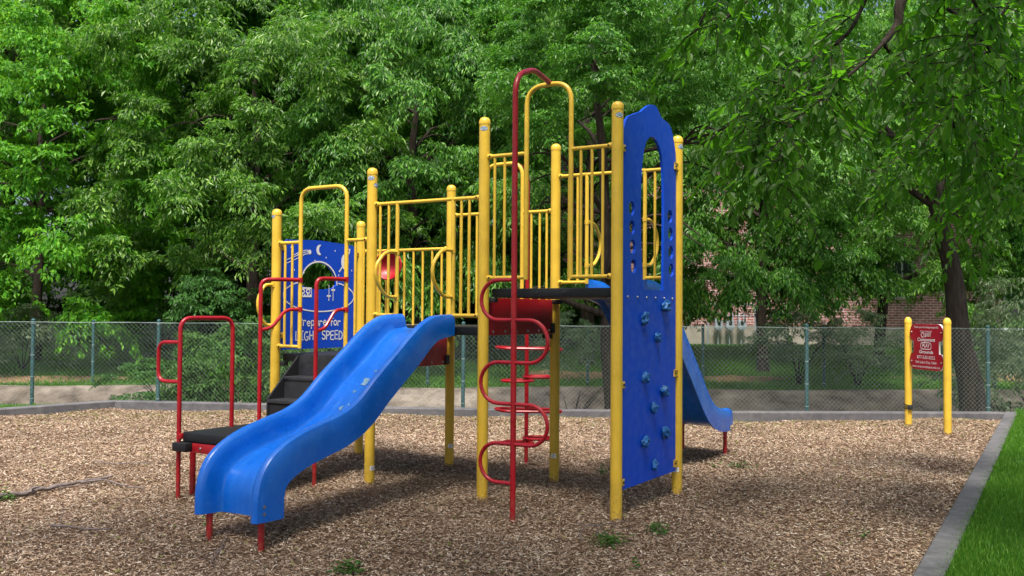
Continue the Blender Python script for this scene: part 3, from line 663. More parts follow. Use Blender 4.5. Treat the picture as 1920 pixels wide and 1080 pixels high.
# ------------------------------------------------------------------ trees
def rdir(n): v = RS.randn(n, 3); return unit(v)
def sprays(O, A, S, per, Ll, Lw, droop, down=.65, jit=.35):
    """leafy sprays: origin, outward axis, size -> leaf arrays"""
    n = len(O); Z = np.array([[0,0,1.]]); B = unit(np.cross(A, Z)+1e-6)
    idx = np.repeat(np.arange(n), per); k = len(idx); t = RS.rand(k)**.75; w = .42*np.sin(PI*np.clip(.12+.86*t, 0, 1))
    s = (RS.rand(k)*2-1)*w; a, b, sz = A[idx], B[idx], S[idx][:,None]
    P = O[idx] + a*sz*t[:,None] + b*sz*s[:,None] - Z*sz*(droop*(t**2*.8+s**2*1.2))[:,None] + RS.randn(k,3)*.025*sz
    Dr = unit(a*.45 + b*np.sign(s)[:,None]*.5 - Z*down + RS.randn(k,3)*jit); Nn = unit(Z*.8 + a*.55 + RS.randn(k,3)*.45)
    f = .5+.95*RS.rand(k)**1.3; return P, Dr, Nn, Ll*f, Lw*f
def crown_mesh(name, sd, rx, ry, rz, ncl, nsp, per, Ll, Lw, m, droop=.55, zmin=-.6, cl=(.75,1.25), down=.65, rmin=.62):
    global RS; RS = np.random.RandomState(sd)
    d = []
    while len(d) < ncl:
        v = rdir(1)[0]
        if v[2] < zmin or (v[2] > .75 and RS.rand() < .5): continue
        if any(np.dot(v, w) > .993 for w in d) and RS.rand() < .8: continue
        d.append(v)
    d = np.array(d); lob = 1+.16*np.sin(3*np.arctan2(d[:,1], d[:,0])+sd)+.12*np.sin(5*d[:,2]*2+sd)
    rr = (rmin+(1-rmin)*RS.rand(ncl)**.6)*lob; ctr = d*rr[:,None]*np.array([[rx,ry,rz]]); rc = RS.uniform(*cl, ncl)
    i = np.repeat(np.arange(ncl), nsp); n = len(i)
    out = unit(np.stack([d[i,0], d[i,1], 0*i], 1)); az = RS.randn(n)*1.15; c_, s_ = np.cos(az), np.sin(az)
    A = unit(np.stack([out[:,0]*c_-out[:,1]*s_, out[:,0]*s_+out[:,1]*c_, RS.uniform(-.55,.95,n)], 1))
    S = rc[i]*RS.uniform(.75,1.25,n); O = ctr[i] - A*S[:,None]*.25 + RS.randn(n,3)*.12*rc[i][:,None]
    V, F = leaves(*sprays(O, A, S, per, Ll, Lw, droop, down)); me = npmesh(name, V, F, m); o = me; mesh = o.data
    bpy.data.objects.remove(o); return mesh, ctr
def trunk_mesh(name, sd, h, r0, limbs, lean=(0,0), spread=2.2, base=0., lo=.32):
    r = random.Random(sd); m_ = MB(); pts = []; n = 9
    for i in range(n):
        t = i/(n-1); pts.append(Vector((lean[0]*t**1.3+r.uniform(-.06,.06)*(i > 1), lean[1]*t+r.uniform(-.06,.06)*(i > 1), -.15+t*h)))
    pc = crom(pts, 3); m_.tube(pc, [r0*(1.25 if i == 0 else 1)*(1-.72*(i/(len(pc)-1))**1.1)*(1+.25*math.exp(-i*.9)) for i in range(len(pc))], 10)
    for q in range(limbs):
        t = r.uniform(lo, .95); p = pc[int(t*(len(pc)-1))]; az = q*2.4+r.uniform(-.5,.5); l = spread*r.uniform(.6,1.15)*(1.15-.5*t); e = r.uniform(.25,.8)
        d = Vector((math.cos(az), math.sin(az), 0)); a1 = p+d*l*.4+Vector((0,0,l*e*.45)); a2 = p+d*l*.75+Vector((r.uniform(-.2,.2),r.uniform(-.2,.2),l*e*.8)); a3 = p+d*l*1.1+Vector((0,0,l*e*.85))
        rr = r0*(1-.72*t)*.55; c3 = crom([p,a1,a2,a3], 4); m_.tube(c3, [rr*(1-.8*i/(len(c3)-1))+.006 for i in range(len(c3))], 7)
        for w in range(3):
            b0 = c3[4+w*3]; dd = Matrix.Rotation(r.choice((-1,1))*r.uniform(.5,1.1), 3, 'Z') @ d; c4 = crom([b0, b0+dd*l*.25+Vector((0,0,.1*l)), b0+dd*l*.5+Vector((0,0,.05*l)), b0+dd*l*.7-Vector((0,0,.08*l))], 3)
            m_.tube(c4, [rr*.4*(1-.8*i/(len(c4)-1))+.004 for i in range(len(c4))], 5)
    o = m_.build(name, M['bark'], smooth=60); me = o.data; bpy.data.objects.remove(o); return me
CR = {}
CR['elm'], _ = crown_mesh('crown', 3, 3.0, 2.7, 3.9, 125, 11, 100, .094, .032, M['leafA'], .6, cl=(.45,1.0))
CR['elm2'], _ = crown_mesh('crown', 5, 2.9, 2.6, 3.6, 120, 11, 100, .094, .032, M['leafA'], .75, cl=(.45,1.0), down=.9)
CR['lime'], _ = crown_mesh('crown', 8, 3.0, 2.8, 3.8, 115, 11, 92, .085, .042, M['leafB'], .5, cl=(.45,.95))
CR['big'], _ = crown_mesh('crown', 13, 4.2, 3.4, 5.2, 130, 12, 72, .15, .06, M['leafA'], .55, cl=(.8,1.5))
CR['airy'], _ = crown_mesh('crown', 17, 1.1, 1.0, .95, 22, 9, 42, .075, .03, M['leafE'], .5, cl=(.4,.7), zmin=-.8)
CR['shrub'], _ = crown_mesh('crown', 19, 1.15, .9, .95, 26, 10, 50, .07, .034, M['leafD'], .5, cl=(.35,.62), zmin=-.85)
CR['limeshrub'], _ = crown_mesh('crown', 23, 1.3, 1.0, .9, 22, 9, 45, .09, .045, M['leafB'], .5, cl=(.4,.7), zmin=-.7)
TK = {'straight': trunk_mesh('trunk', 1, 7.2, .19, 11), 'slim': trunk_mesh('trunk', 2, 6.6, .14, 10, (.3,.1)), 'leaning': trunk_mesh('trunk', 4, 6.2, .205, 6, (-1.2,.2), 1.7, lo=.55), 'tall': trunk_mesh('trunk', 6, 10, .28, 12, (.2,0), 3.2), 'stems': None}
m_ = MB(); r_ = random.Random(5)
for i in range(9):
    a = r_.uniform(0, 6.28); l = r_.uniform(.5, 1.0); c_ = crom([(0,0,-.1), (math.cos(a)*.2*l, math.sin(a)*.2*l, .5*l), (math.cos(a)*.5*l, math.sin(a)*.5*l, 1.0*l), (math.cos(a)*.8*l, math.sin(a)*.8*l, 1.3*l)], 3); m_.tube(c_, [.018*(1-.7*i_/9) for i_ in range(len(c_))], 5)
o = m_.build('stem', M['bark'], smooth=60); TK['stems'] = o.data; bpy.data.objects.remove(o)
def tree(name, cat, label, group, x, y, z, crown, trunk, cz, s=1., rz=0., ts=1., off=(0,0), sz=1.):
    t = thing(name, (x, y, z), 0, label, cat, group)
    if trunk:
        o = NEWOBJ('stem' if trunk == 'stems' else 'trunk', TK[trunk]); C.objects.link(o); o.parent = t; o.scale = (ts,)*3; o.rotation_euler.z = rz if trunk != 'leaning' else 0
    o = NEWOBJ('crown', CR[crown]); C.objects.link(o); o.parent = t; o.location = (off[0], off[1], cz); o.scale = (s, s, s*sz); o.rotation_euler.z = rz
    return t
TG = 'broadleaf trees on the bank behind the playground'
for a in [
 ('bright lime green tree at the far left edge beyond the fence', -11.6, 23.6, 'lime', 'slim', 3.9, 1.15, 1.5),
 ('dark multi branched tree left of the yellow arch with trunks showing', -6.2, 23.2, 'elm', 'straight', 4.3, 1.1, 2.0),
 ('broad tree with layered drooping boughs behind the stairs and space panel', -2.4, 23.5, 'elm2', 'straight', 4.3, 1.1, 4.1),
 ('tall full tree directly behind the red snake climber', 1.85, 23.7, 'elm', 'straight', 4.8, 1.1, .9),
 ('tree with pale trunk in bare soil in front of the gas meters', 5.9, 22.7, 'elm2', 'slim', 3.85, 1.0, 1.3),
 ('leafy tree standing before the brick wall near the play sign', 9.1, 24.0, 'elm', 'slim', 3.7, 1.0, 5.2),
 ('tree at the far right beyond the leaning trunk', 14.6, 23.4, 'elm2', 'straight', 4.8, 1.1, 3.3)]:
    tree('tree', 'tree', a[0], TG, a[1], a[2], float(far_z(a[2]))-.05, a[3], a[4], a[5]*1.06, a[6]*1.1, a[7], sz=1.13)
tree('tree', 'tree', 'slim dark trunked tree just behind the fence and the high deck', TG, 1.72, 16.2, -.6, 'elm', 'slim', 6.6, .80, 2.7, 1.05, sz=.9)
tree('tree', 'tree', 'stout leaning tree trunk behind the fence beside the play sign', TG, 7.55, 15.75, -.1, 'elm2', 'leaning', 5.2, .85, .6, 1., (-.9,.3), .85)
BG = 'tall background trees'
for lb, x, y, s, rz in [('tall tree far behind at the left end of the back row', -15.5, 29.5, 1.0, .2), ('tall dark tree in the back row behind the lime green tree', -9.2, 28.8, 1.05, 1.7), ('tall tree in the back row behind the yellow arch', -3.8, 29, 1.05, 3.1),
   ('tall tree rising at the left corner of the brick building', .2, 29.4, 1.0, 4.4), ('tall tree rising over the brick building roof behind the blue panel', 5.2, 41.5, 1.2, 5.5), ('tall tree over the brick building roof behind the play sign', 12.5, 41.5, 1.2, .9), ('tall tree far behind at the right edge', 16, 27.5, 1.05, 2.4)]:
    tree('background_tree', 'tree', lb, BG, x, y, float(far_z(y))-.05, 'big', 'tall', 8.3, s*1.12, rz)
for i, (x, y, s, rz) in enumerate([(-19,35,1.2,.4),(-12,37,1.2,2.2),(-6,36,1.1,3.3),(-1.5,38,1.2,.1),(9,43,1.3,2.6),(18,37,1.3,1.2)]):
    tree('background_tree', 'tree', ['farthest tree at the left seen above the fence top', 'far tree closing the gap behind the lime shrub', 'far tree closing the gap left of the space panel', 'far tree behind the low deck and yellow arch', 'farthest tree over the roof between the other two roofline trees', 'farthest tree at the right edge beyond the pale pavement'][i], BG, x, y, .75, 'big', 'tall', 5.6, s, rz)
for lb, x, y, z, cz, s, rz in [('dark understory bush filling the gap at the left end under the lime green tree', -13.6, 28.2, .6, 1.7, 2.3, .3), ('dark understory bush beneath the trunks left of the yellow arch', -10.2, 28.4, .6, 1.6, 2.2, 1.9), ('dark understory bush right behind the space panel window', -6.6, 27.6, .6, 1.8, 2.4, 3.2), ('dark understory bush behind the blue slide top', -3.1, 28, .6, 1.8, 2.4, 4.3), ('dark understory bush behind the red speaking bowl', -.4, 27.2, .6, 1.7, 2.3, 5.5), ('dark understory bush behind the red snake climber', 1.4, 28.2, .6, 1.5, 1.9, 1.1)]:
    tree('bush', 'bush', lb, 'dark bushes under the trees', x, y, z, 'shrub', 'stems', cz, s, rz, 2.2, sz=.85)
SG = 'shrubs along the fence and bank'
for lb, x, y, z, c_, cz, s, rz, sz in [
 ('dark leafy shrub pressing through the fence behind the red transfer handrail', -4.75, 16.9, -.6, 'shrub', 1.25, 1.0, .2, 1.15),
 ('dark shrub behind the fence and the red stair rail', -3.6, 17.3, -.6, 'shrub', 1.15, .9, 1.9, 1.2),
 ('straggly shrub trailing over the concrete bank by the fence post', -6.5, 18.3, -.5, 'shrub', .75, .85, 3.5, .7),
 ('bushy green shrub rising above the fence top left of the transfer handrail', -5.9, 20.5, 0, 'shrub', 1.5, 1.2, 4.0, 1.1),
 ('grey green hedge shrub at the far left beyond the fence', -11.2, 22.2, .15, 'airy', .75, 1.1, .5, .8),
 ('grey green shrub second from the left along the far lawn', -8.6, 23.2, .25, 'airy', .65, .9, 2.5, .8),
 ('sunlit lime shrub far off at the left', -13.4, 28.5, .6, 'limeshrub', 1.0, 1.2, .8, 1.0),
 ('second sunlit lime shrub beside the far lime shrub', -11.0, 30, .7, 'limeshrub', .8, 1.2, 2.8, .9),
 ('thin shrub with hanging leaves behind the fence under the high deck', 1.05, 17.0, -.7, 'airy', 1.75, .55, 1.0, 1.1),
 ('airy grey green shrub on the bank right of the thick trunk in bare soil', 6.1, 20.6, .05, 'airy', 1.1, .8, 1.5, .8),
 ('grey green shrub behind the left post of the play sign', 7.3, 20.4, .05, 'airy', .95, .75, 3.6, 1.0),
 ('grey green shrub behind the fence at the right edge', 8.75, 17.0, -.7, 'airy', 1.0, 1.0, 4.6, .85),
 ('tall thin shrub at the right edge before the pale pavement', 10.0, 18.6, -.4, 'airy', 1.6, 1.2, 5.6, 1.2),
 ('dark shrub on the far bank below the lightspeed stairs', -1.6, 24.6, .2, 'shrub', .7, 1.0, 5.0, .8)]:
    tree('shrub', 'shrub', lb, SG, x, y, z, c_, 'stems', cz, s, rz, .85, sz=sz)
# ------------------------------------------------------------------ overhanging tree in front, right: big leaves on hanging twigs
RS = np.random.RandomState(77); rr_ = random.Random(9)
ot = thing('overhanging_tree', (6.9, 7.2, 0), 0, 'large leaved tree hanging its dark branches into the upper right of the view', 'tree')
OO = Vector((6.9, 7.2, 0))
def pp(x, y, Y): return atY(x, y, Y)-OO
lm = MB(); carriers = []
def limb(pts, r0, r1, carry=True):
    c_ = crom(pts, 5); k = len(c_); lm.tube(c_, [r0+(r1-r0)*i/(k-1) for i in range(k)], 8)
    if carry: carriers.append(c_)
    return c_
tr = MB(); tc = crom([(0,0,-.2),(.05,0,1.2),(-.1,.1,2.6),(-.35,.1,3.8),(-.5,.2,5.2),(-.4,.3,6.8)], 5); tr.tube(tc, [.24*(1-.6*i/(len(tc)-1))*(1+.3*math.exp(-i*.8)) for i in range(len(tc))], 14); tr.build('trunk', M['bark'], ot, smooth=60)
top = pp(1694,-8,7.5)
limb([(-.35,.1,3.9), (-1.3,.15,5.0), (-2.6,.25,5.25), Vector((-3.5,.3,4.75)), top, pp(1683,45,7.5), pp(1655,82,7.45)], .085, .024, False)
limb([pp(1657,80,7.45), pp(1625,112,7.4), pp(1560,168,7.3), pp(1500,218,7.2), pp(1445,282,7.1)], .019, .005)
limb([pp(1655,80,7.45), pp(1690,122,7.5), pp(1745,187,7.5), pp(1790,238,7.5), pp(1850,320,7.6)], .018, .005)
limb([Vector((-2.9,.45,5.2)), pp(1665,-60,7.8), pp(1590,62,7.8), pp(1500,132,7.7), pp(1430,212,7.7), pp(1400,300,7.6)], .022, .005)
limb([Vector((-1.3,.15,5.0)), pp(1770,-60,8.0), pp(1830,60,8.1), pp(1900,142,8.2), pp(1970,220,8.2)], .025, .006)
limb([Vector((-3.5,.3,4.8)), pp(1560,-110,8.2), pp(1430,-20,8.4), pp(1345,50,8.6), pp(1290,110,8.6)], .022, .005)
limb([Vector((-2.9,.4,5.2)), pp(1450,-170,7.0), pp(1370,-60,6.7), pp(1320,30,6.6), pp(1300,70,6.6)], .022, .005)
limb([Vector((-.35,.1,3.9)), Vector((-.9,-.3,4.6)), pp(1880,-60,6.6), pp(1840,40,6.5), pp(1800,120,6.4)], .022, .005)
limb([Vector((-1.0,.15,4.6)), pp(1930,-20,9.0), pp(1850,110,9.1), pp(1760,230,9.2), pp(1690,330,9.3)], .022, .005)
limb([Vector((-1.0,.15,4.6)), pp(1990,60,8.8), pp(1930,220,8.9), pp(1890,330,9.0), pp(1860,400,9.0)], .022, .005)
tw = MB(); LP, LD, LN, LL = [], [], [], []
def twig(p0, d0, length, leafy=True, r=.0042):
    global LP
    pts = [p0]; d = d0.normalized(); n = max(4, int(length/.10)); p = p0.copy()
    for i in range(n):
        d = (d + Vector((rr_.uniform(-.16,.16), rr_.uniform(-.16,.16), -.26))).normalized(); p = p+d*length/n; pts.append(p.copy())
    tw.tube(pts, [r*(1-.75*i/n) for i in range(n+1)], 5, cap=False)
    if leafy:
        k = int(length/.044)
        for j in range(2, k):
            t = j/k*n; i = min(int(t), n-1); q = pts[i].lerp(pts[i+1], t-i); ax = (pts[i+1]-pts[i]).normalized(); sd = 1 if j % 2 else -1
            side = ax.cross(Vector((rr_.uniform(-1,1), rr_.uniform(-1,1), .3))).normalized()*sd
            LP.append(q[:]); LD.append((ax*.55+side*.75+Vector((rr_.uniform(-.3,.3), rr_.uniform(-.3,.3), -.45)))[:]); LN.append((Vector((rr_.uniform(-.8,.8), rr_.uniform(-.8,.8), .9)))[:]); LL.append(rr_.uniform(.07,.115))
    return pts
def vis_x(p): q = p+OO; return 960+F_*q.x/q.y
for c_ in carriers:
    k = len(c_)
    for i in range(int(k*.22), k):
        for s_ in range(2):
            if rr_.random() < .3: continue
            ax = (c_[min(i+1,k-1)]-c_[i-1]).normalized(); d = Matrix.Rotation(rr_.uniform(.5,1.3)*rr_.choice((-1,1)), 3, 'Z') @ Vector((ax.x, ax.y, rr_.uniform(-.1,.35)))
            if vis_x(c_[i]+d.normalized()*.35) < 1300: continue
            p = twig(c_[i], d, rr_.uniform(.45,.95), True, .0055)
            for w in range(2):
                q = p[rr_.randrange(1, len(p)-1)]
                if vis_x(q) > 1330: twig(q, Vector((rr_.uniform(-1,1), rr_.uniform(-1,1), rr_.uniform(-.4,.2))), rr_.uniform(.3,.75))
for e in ((-3.0,-2.5,6.3),(-6.0,-4.0,6.6),(-9.0,-4.4,6.4),(-1.5,-5.5,6.2),(-5.0,-6.0,6.8)):  # unseen limbs added to carry the stretched shading crown
    limb([(-.45,.2,4.6), (e[0]*.3,e[1]*.3,5.6), (e[0]*.7,e[1]*.7,e[2]), e], .09, .02, False)
lm.build('branch', M['bark'], ot, smooth=60); tw.build('twig', M['bark'], ot, smooth=60)
P = np.array(LP); D = unit(np.array(LD)); Nn = np.array(LN); Nn = unit(Nn - D*(Nn*D).sum(1, keepdims=True)); S = np.cross(D, Nn); Ln = np.array(LL)[:,None]; W = Ln*RS.uniform(.48,.60,(len(P),1))
st_ = P + D*.008
Vv = np.stack([st_, st_+D*Ln*.28+S*W*.46+Nn*W*.13, st_+D*Ln*.68+S*W*.36+Nn*W*.06, st_+D*Ln-Nn*Ln*.12, st_+D*Ln*.68-S*W*.36+Nn*W*.06, st_+D*Ln*.28-S*W*.46+Nn*W*.13], 1)
b = np.arange(len(P))*6; F = np.concatenate([np.stack([b,b+1,b+2,b+3],1), np.stack([b,b+3,b+4,b+5],1)])
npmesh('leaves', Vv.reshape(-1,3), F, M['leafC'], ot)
# its upper crown, unseen above the view, stretched leftward to shade decks and near ground
RS = np.random.RandomState(31); ct = []
while len(ct) < 165:
    p = np.array([RS.uniform(-5.5,9.0), RS.uniform(-1.5,6.0), RS.uniform(4.4,8.0)])
    if p[2] < 1.6+.33*max(p[1],0)+.9: continue
    if ((p[0]-1.8)/7.2)**2+((p[1]-3.0)/4.2)**2+((p[2]-6)/3)**2 > 1: continue
    ct.append(p-np.array(OO))
ct = np.array(ct); i = np.repeat(np.arange(len(ct)), 11); n = len(i); A = unit(np.stack([RS.randn(n), RS.randn(n), RS.uniform(-.1,.5,n)], 1)); S = RS.uniform(.6,1.1,n)
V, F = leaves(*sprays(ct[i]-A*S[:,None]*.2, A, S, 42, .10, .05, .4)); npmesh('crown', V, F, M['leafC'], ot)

# ------------------------------------------------------------------ chain-link fences
def fence(name, label, pts, posts, z0, h, cell=.07, zf=None):
    t = thing(name, (pts[0][0], pts[0][1], z0), 0, label, 'fence'); o0 = Vector((pts[0][0], pts[0][1], z0)); vs = []; 
    seg = []; acc = 0
    for a, b in zip(pts, pts[1:]): l = math.dist(a, b); seg.append((acc, l, a, b)); acc += l
    def at(s):
        s = max(0, min(acc, s))
        for q, l, a, b in seg:
            if s <= q+l+1e-6: u_ = (s-q)/l; return Vector((a[0]+(b[0]-a[0])*u_, a[1]+(b[1]-a[1])*u_, z0))-o0
    m_ = MB(); r = .0011; k = int(acc/cell); nz = 6
    for i in range(-int(h/cell), k):
        for sg in (1, -1):
            s0 = i*cell if sg > 0 else (i*cell+h); pts_ = []
            for j in range(nz+1):
                s_ = s0+sg*h*j/nz
                if 0 <= s_ <= acc: pts_.append(at(s_)+Vector((0, -.003*sg, .03+h*j/nz)))
            if len(pts_) > 1: m_.tube(pts_, r, 3, cap=False)
    m_.build('chain_link', M['wire'], t, smooth=0)
    w = MB()
    for z in (.04, h+.02): w.tube([at(acc*i/60)+Vector((0,-.006,z+.006*math.sin(i*1.9))) for i in range(61)], .0024, 4)
    w.build('tension_wire', M['wire'], t)
    for x, y in posts:
        q = MB(); q.lathe([(.03,-.35),(.03,h+.045),(.034,h+.046),(.034,h+.058),(.012,h+.075)], (x-o0.x, y-o0.y, 0), n=12); po = q.build('post', M['fence'], t)
        c_ = MB()
        for z in (.15, .5, .85, h): c_.lathe([(.034,-.008),(.034,.008)], (x-o0.x, y-o0.y, z), n=10)
        c_.build('tie', M['wire'], po)
    return t
fy = lambda x: float(np.interp(x, [-20,-5.85,-3,-.7,4.6,7.45,20], [15.05,15.66,15.50,15.22,15.12,15.15,15.0]))
NP = [(x, fy(x)+.035) for x in (-12.4,-10,-7.72,-5.72,-3.2,-.76,1.95,4.62,7.47,10,12.6)]
fence('chain_link_fence', 'near chain link fence with blue green posts right behind the concrete kerb', [(x, fy(x)) for x in (-15,-5.72,-3,-.7,4.6,7.45,15)], NP, .02, 1.36)
fence('chain_link_fence', 'farther chain link fence along the top of the concrete bank', [(x, 20.25+.05*math.sin(x)) for x in (-18,-9,0,9,18)], [(x, 20.28+.05*math.sin(x)) for x in (-14.7,-11.7,-8.75,-5.3,-1.75,1.6,4.0,6.55,10.1,13.5)], .02, 1.30, .10)

# ------------------------------------------------------------------ brick building with gas meters
bx0, bx1, by, bz = 1.3, 15.2, 30.0, .62
bd = thing('brick_building', ((bx0+bx1)/2, by, bz), 0, 'red brick building with pale rendered base half hidden behind the trees', 'building'); B0 = Vector(((bx0+bx1)/2, by, bz))
def uvbox(o):
    me = o.data; uv = me.uv_layers.new(name='UVMap')
    for p in me.polygons:
        n_ = p.normal
        for li in p.loop_indices:
            v = me.vertices[me.loops[li].vertex_index].co; uv.data[li].uv = (v.y if abs(n_.x) > .7 else v.x, v.z)
h2 = (bx1-bx0)/2
wins = [(3.5,1.5,4.3,3.1)]
m_ = MB(); m_.plate([(-h2,.82),(h2,.82),(h2,6.2),(-h2,6.2)], [[(a,z0),(c_,z0),(c_,z1),(a,z1)] for a,z0,c_,z1 in wins], lambda x,y,d: Vector((x,d,y)), .25)
m_.box((-h2,.25,.82), (-h2+.25,9,6.2)); m_.box((h2-.25,.25,.82), (h2,9,6.2)); m_.box((-h2,9,.82),(h2,9.25,6.2))
o = m_.build('wall', M['brick'], bd, smooth=0); uvbox(o)
m_ = MB(); n = int(2*h2/.078)
for i in range(n): m_.bbox((-h2+i*.078+.006, -.03, .62), (-h2+(i+1)*.078-.006, .1, .815), .004)
m_.box((-h2,-.018,.605),(h2,.12,.818)); o = m_.build('soldier_course', M['brick'], bd, smooth=0); uvbox(o)
MB().box((-h2-.02,-.045,-.5),(h2+.02,9.2,.60)).build('foundation', M['found'], bd, smooth=0)
for a,z0,c_,z1 in wins:
    f_ = MB()
    for lo, hi in (((a,.08,z0),(a+.07,.16,z1)),((c_-.07,.08,z0),(c_,.16,z1)),((a+.07,.08,z0),(c_-.07,.16,z0+.07)),((a+.07,.08,z1-.07),(c_-.07,.16,z1)),(((a+c_)/2-.025,.085,z0+.07),((a+c_)/2+.025,.15,z1-.07))): f_.box(lo, hi)
    w = f_.build('window', M['frame'], bd, smooth=0); MB().box((a+.01,.12,z0+.01),(c_-.01,.13,z1-.01)).build('pane', M['glass'], w, smooth=0)
MB().add([(-h2-.4,-.5,6.2),(h2+.4,-.5,6.2),(h2+.4,9.7,6.2),(-h2-.4,9.7,6.2),(-h2-.4,4.6,8.6),(h2+.4,4.6,8.6)],[(0,1,5,4),(2,3,4,5),(0,4,3),(1,2,5),(3,2,1,0)]).build('roof', M['rubber'], bd, smooth=0)
for i, (x, lb) in enumerate(((6.35,'grey gas meter on the brick wall, leftmost of three beside the blue slide'),(6.70,'grey gas meter in the middle of the three on the brick wall'),(7.06,'grey gas meter on the brick wall, rightmost of the three nearest the pale tree trunk'))):
    g = thing('gas_meter', (x, by-.28, .62), 0, lb, 'gas meter', 'gas meters on the brick wall')
    MB().lathe([(.07,-.10),(.13,-.085),(.14,-.03),(.14,.03),(.13,.085),(.07,.10)], (0,0,.62), (0,1,0), 18).bbox((-.12,-.08,.68),(.12,.08,.80),.02).build('body', M['meter'], g)
    MB().lathe([(.055,0),(.055,.03),(.04,.035)], (0,-.09,.73), (0,-1,0), 14).build('dial', M['steel'], g)
    q = MB()
    for s_ in (-.08,.08): q.tube(fil([(s_,0,.8),(s_,0,1.0),(s_,.25,1.0)], .05), .02, 8)
    q.tube([(0,.05,-.1),(0,.05,.53)], .018, 8); q.build('pipe', M['meter'], g)
m_ = MB(); m_.tube(fil([(6.0,29.6,.6),(6.0,29.6,1.9),(7.45,29.6,1.9),(7.45,29.6,.6)], .1), .022, 8); m_.tube([(6.0,29.6,1.55),(7.45,29.6,1.55)], .018, 8); tag(m_.build('guard_rail', M['meter']), 'thin grey pipe rail standing round the three gas meters', 'rail')
tag(npmesh('pavement', np.array([(12.6,22.8,.26),(40,22.8,.26),(40,27,.62),(12.6,27,.62),(40,60,.84),(14.8,60,.84),(14.8,27,.63),(40,27,.63)]), np.array([(0,1,2,3),(6,7,4,5)]), M['asphalt']), kind='structure')
tag(npmesh('pavement', np.array([(-40,30,.70),(-13,30,.70),(-9,33,.74),(-40,33.5,.74)]), np.array([(0,1,2,3)]), M['asphalt']), kind='structure')

# ------------------------------------------------------------------ play sign
s1, s2 = Vector((5.62,13.72,0)), Vector((5.76,12.80,0)); dv = (s2-s1); sl_ = dv.length; dv = dv.normalized(); sang = math.atan2(dv.y, dv.x)
sg = thing('play_sign', (s1+s2)/2, sang, 'red bone shaped playground sign with white lettering between two yellow posts', 'sign')
for x, h_ in ((-sl_/2, 1.565), (sl_/2, 1.56)):
    MB().lathe([(.050,-.3),(.050,h_-.05)], (x,0,0), n=22).build('post', PY, sg)
    MB().lathe([(.052,h_-.075),(.0525,h_-.05),(.046,h_-.02),(.03,h_+.005),(.005,h_+.014)], (x,0,0), n=22).build('cap', PY, sg)
# the lettered face looks along local -y
hw, nw, zt_, zb_ = .40, .30, 1.485, .855
def bone():
    q = []
    q += [(-hw*.86+.0,zt_)]; q += [(hw-.12+.12*math.sin(t), zt_-.13+.13*math.cos(t)) for t in np.linspace(0, PI*.78, 9)]
    q += [(nw, 1.255), (nw, 1.08)]
    q += [(hw-.12+.12*math.sin(t), zb_+.125+.125*math.cos(t)) for t in np.linspace(PI*.22, PI, 9)]
    left = [(-x, z) for x, z in q[1:]][::-1]
    return q[1:]+left
bn = bone()
MB().plate(bn, [], lambda x,y,d: Vector((x,-.012+d,y)), .024).build('sign_board', M['core'], sg, smooth=30)
cx_, cz_ = 0, (zt_+zb_)/2
fb = MB().plate([(cx_+(x-cx_)*.997, cz_+(z-cz_)*.997) for x, z in bn], [], lambda x,y,d: Vector((x,-.0155+d,y)), .003).build('sign_face', M['redpanel'], sg, smooth=0)
M['signred'] = paint('sign_red', (.36,.005,.022), .4, .08); fb.data.materials[0] = M['signred']
def text(s, size, x, z, name='lettering', bold=0., width=None, shear=0.):
    cu = bpy.data.curves.new('t', 'FONT'); cu.body = s; cu.size = size; cu.align_x = 'CENTER'; cu.align_y = 'CENTER'; cu.offset = bold; cu.shear = shear
    o = NEWOBJ('t', cu); C.objects.link(o); dg = bpy.context.evaluated_depsgraph_get(); me = bpy.data.meshes.new_from_object(o.evaluated_get(dg)); bpy.data.objects.remove(o)
    w = max(v.co.x for v in me.vertices)-min(v.co.x for v in me.vertices); f = (width/w) if width else 1
    for v in me.vertices: v.co = Vector((x+v.co.x*f, -.0172, z+v.co.y))
    me.materials.clear(); me.materials.append(M['white']); q = NEWOBJ(name, me); C.objects.link(q); q.parent = fb; return q
text('Thank you for being respectful', .045, 0, 1.44, width=.58, bold=0)
text('of our play area', .03, .0, 1.385, width=.28)
text('Component', .068, 0, 1.268, width=.42, bold=.001, shear=.15); text('PLAY', .07, 0, 1.185, width=.17, bold=.001); text('Grounds', .062, 0, 1.10, width=.33, bold=.001, shear=.15)
text('877-530-0222', .062, 0, 1.025, width=.43, bold=0); text('Salt Lake City, Utah', .05, 0, .958, width=.50, bold=0); text('www.componentplaygrounds.com', .045, 0, .898, width=.66, bold=0)
lg = MB()
def sstroke(pts, w, closed=False):
    pts = pts+[pts[0]] if closed else pts; vs = []; k = len(pts)
    for i in range(k):
        a, b_ = Vector(pts[max(i-1,0)]), Vector(pts[min(i+1,k-1)]); t = (b_-a).normalized(); vs += [(pts[i][0]-t.y*w, -.0174, pts[i][1]+t.x*w), (pts[i][0]+t.y*w, -.0174, pts[i][1]-t.x*w)]
    lg.add(vs, [(2*i,2*i+1,2*i+3,2*i+2) for i in range(k-1)])
sstroke([(-.125+.03*(1-math.cos(t)) if False else x, z) for x, z in [(-.09,1.228),(.09,1.228),(.118,1.215),(.125,1.185),(.118,1.152),(.09,1.14),(-.09,1.14),(-.118,1.152),(-.125,1.185),(-.118,1.215)] for t in (0,)], .005, True)
for p in ([(-.06,1.30),(-.10,1.31),(-.115,1.335),(-.10,1.36),(-.055,1.365)], [(-.045,1.365),(-.045,1.31),(-.01,1.31),(-.01,1.36)], [(.01,1.31),(.01,1.365),(.03,1.33),(.05,1.37),(.05,1.31)], [(.07,1.31),(.07,1.38),(.11,1.31),(.11,1.375)]): sstroke(p, .006)
lg.build('emblem', M['white'], fb, smooth=0)
bl = MB()
for x in (-.35,.35):
    for z in (1.37,.965): bl.bolt((x,-.0155,z), (0,-1,0), .012)
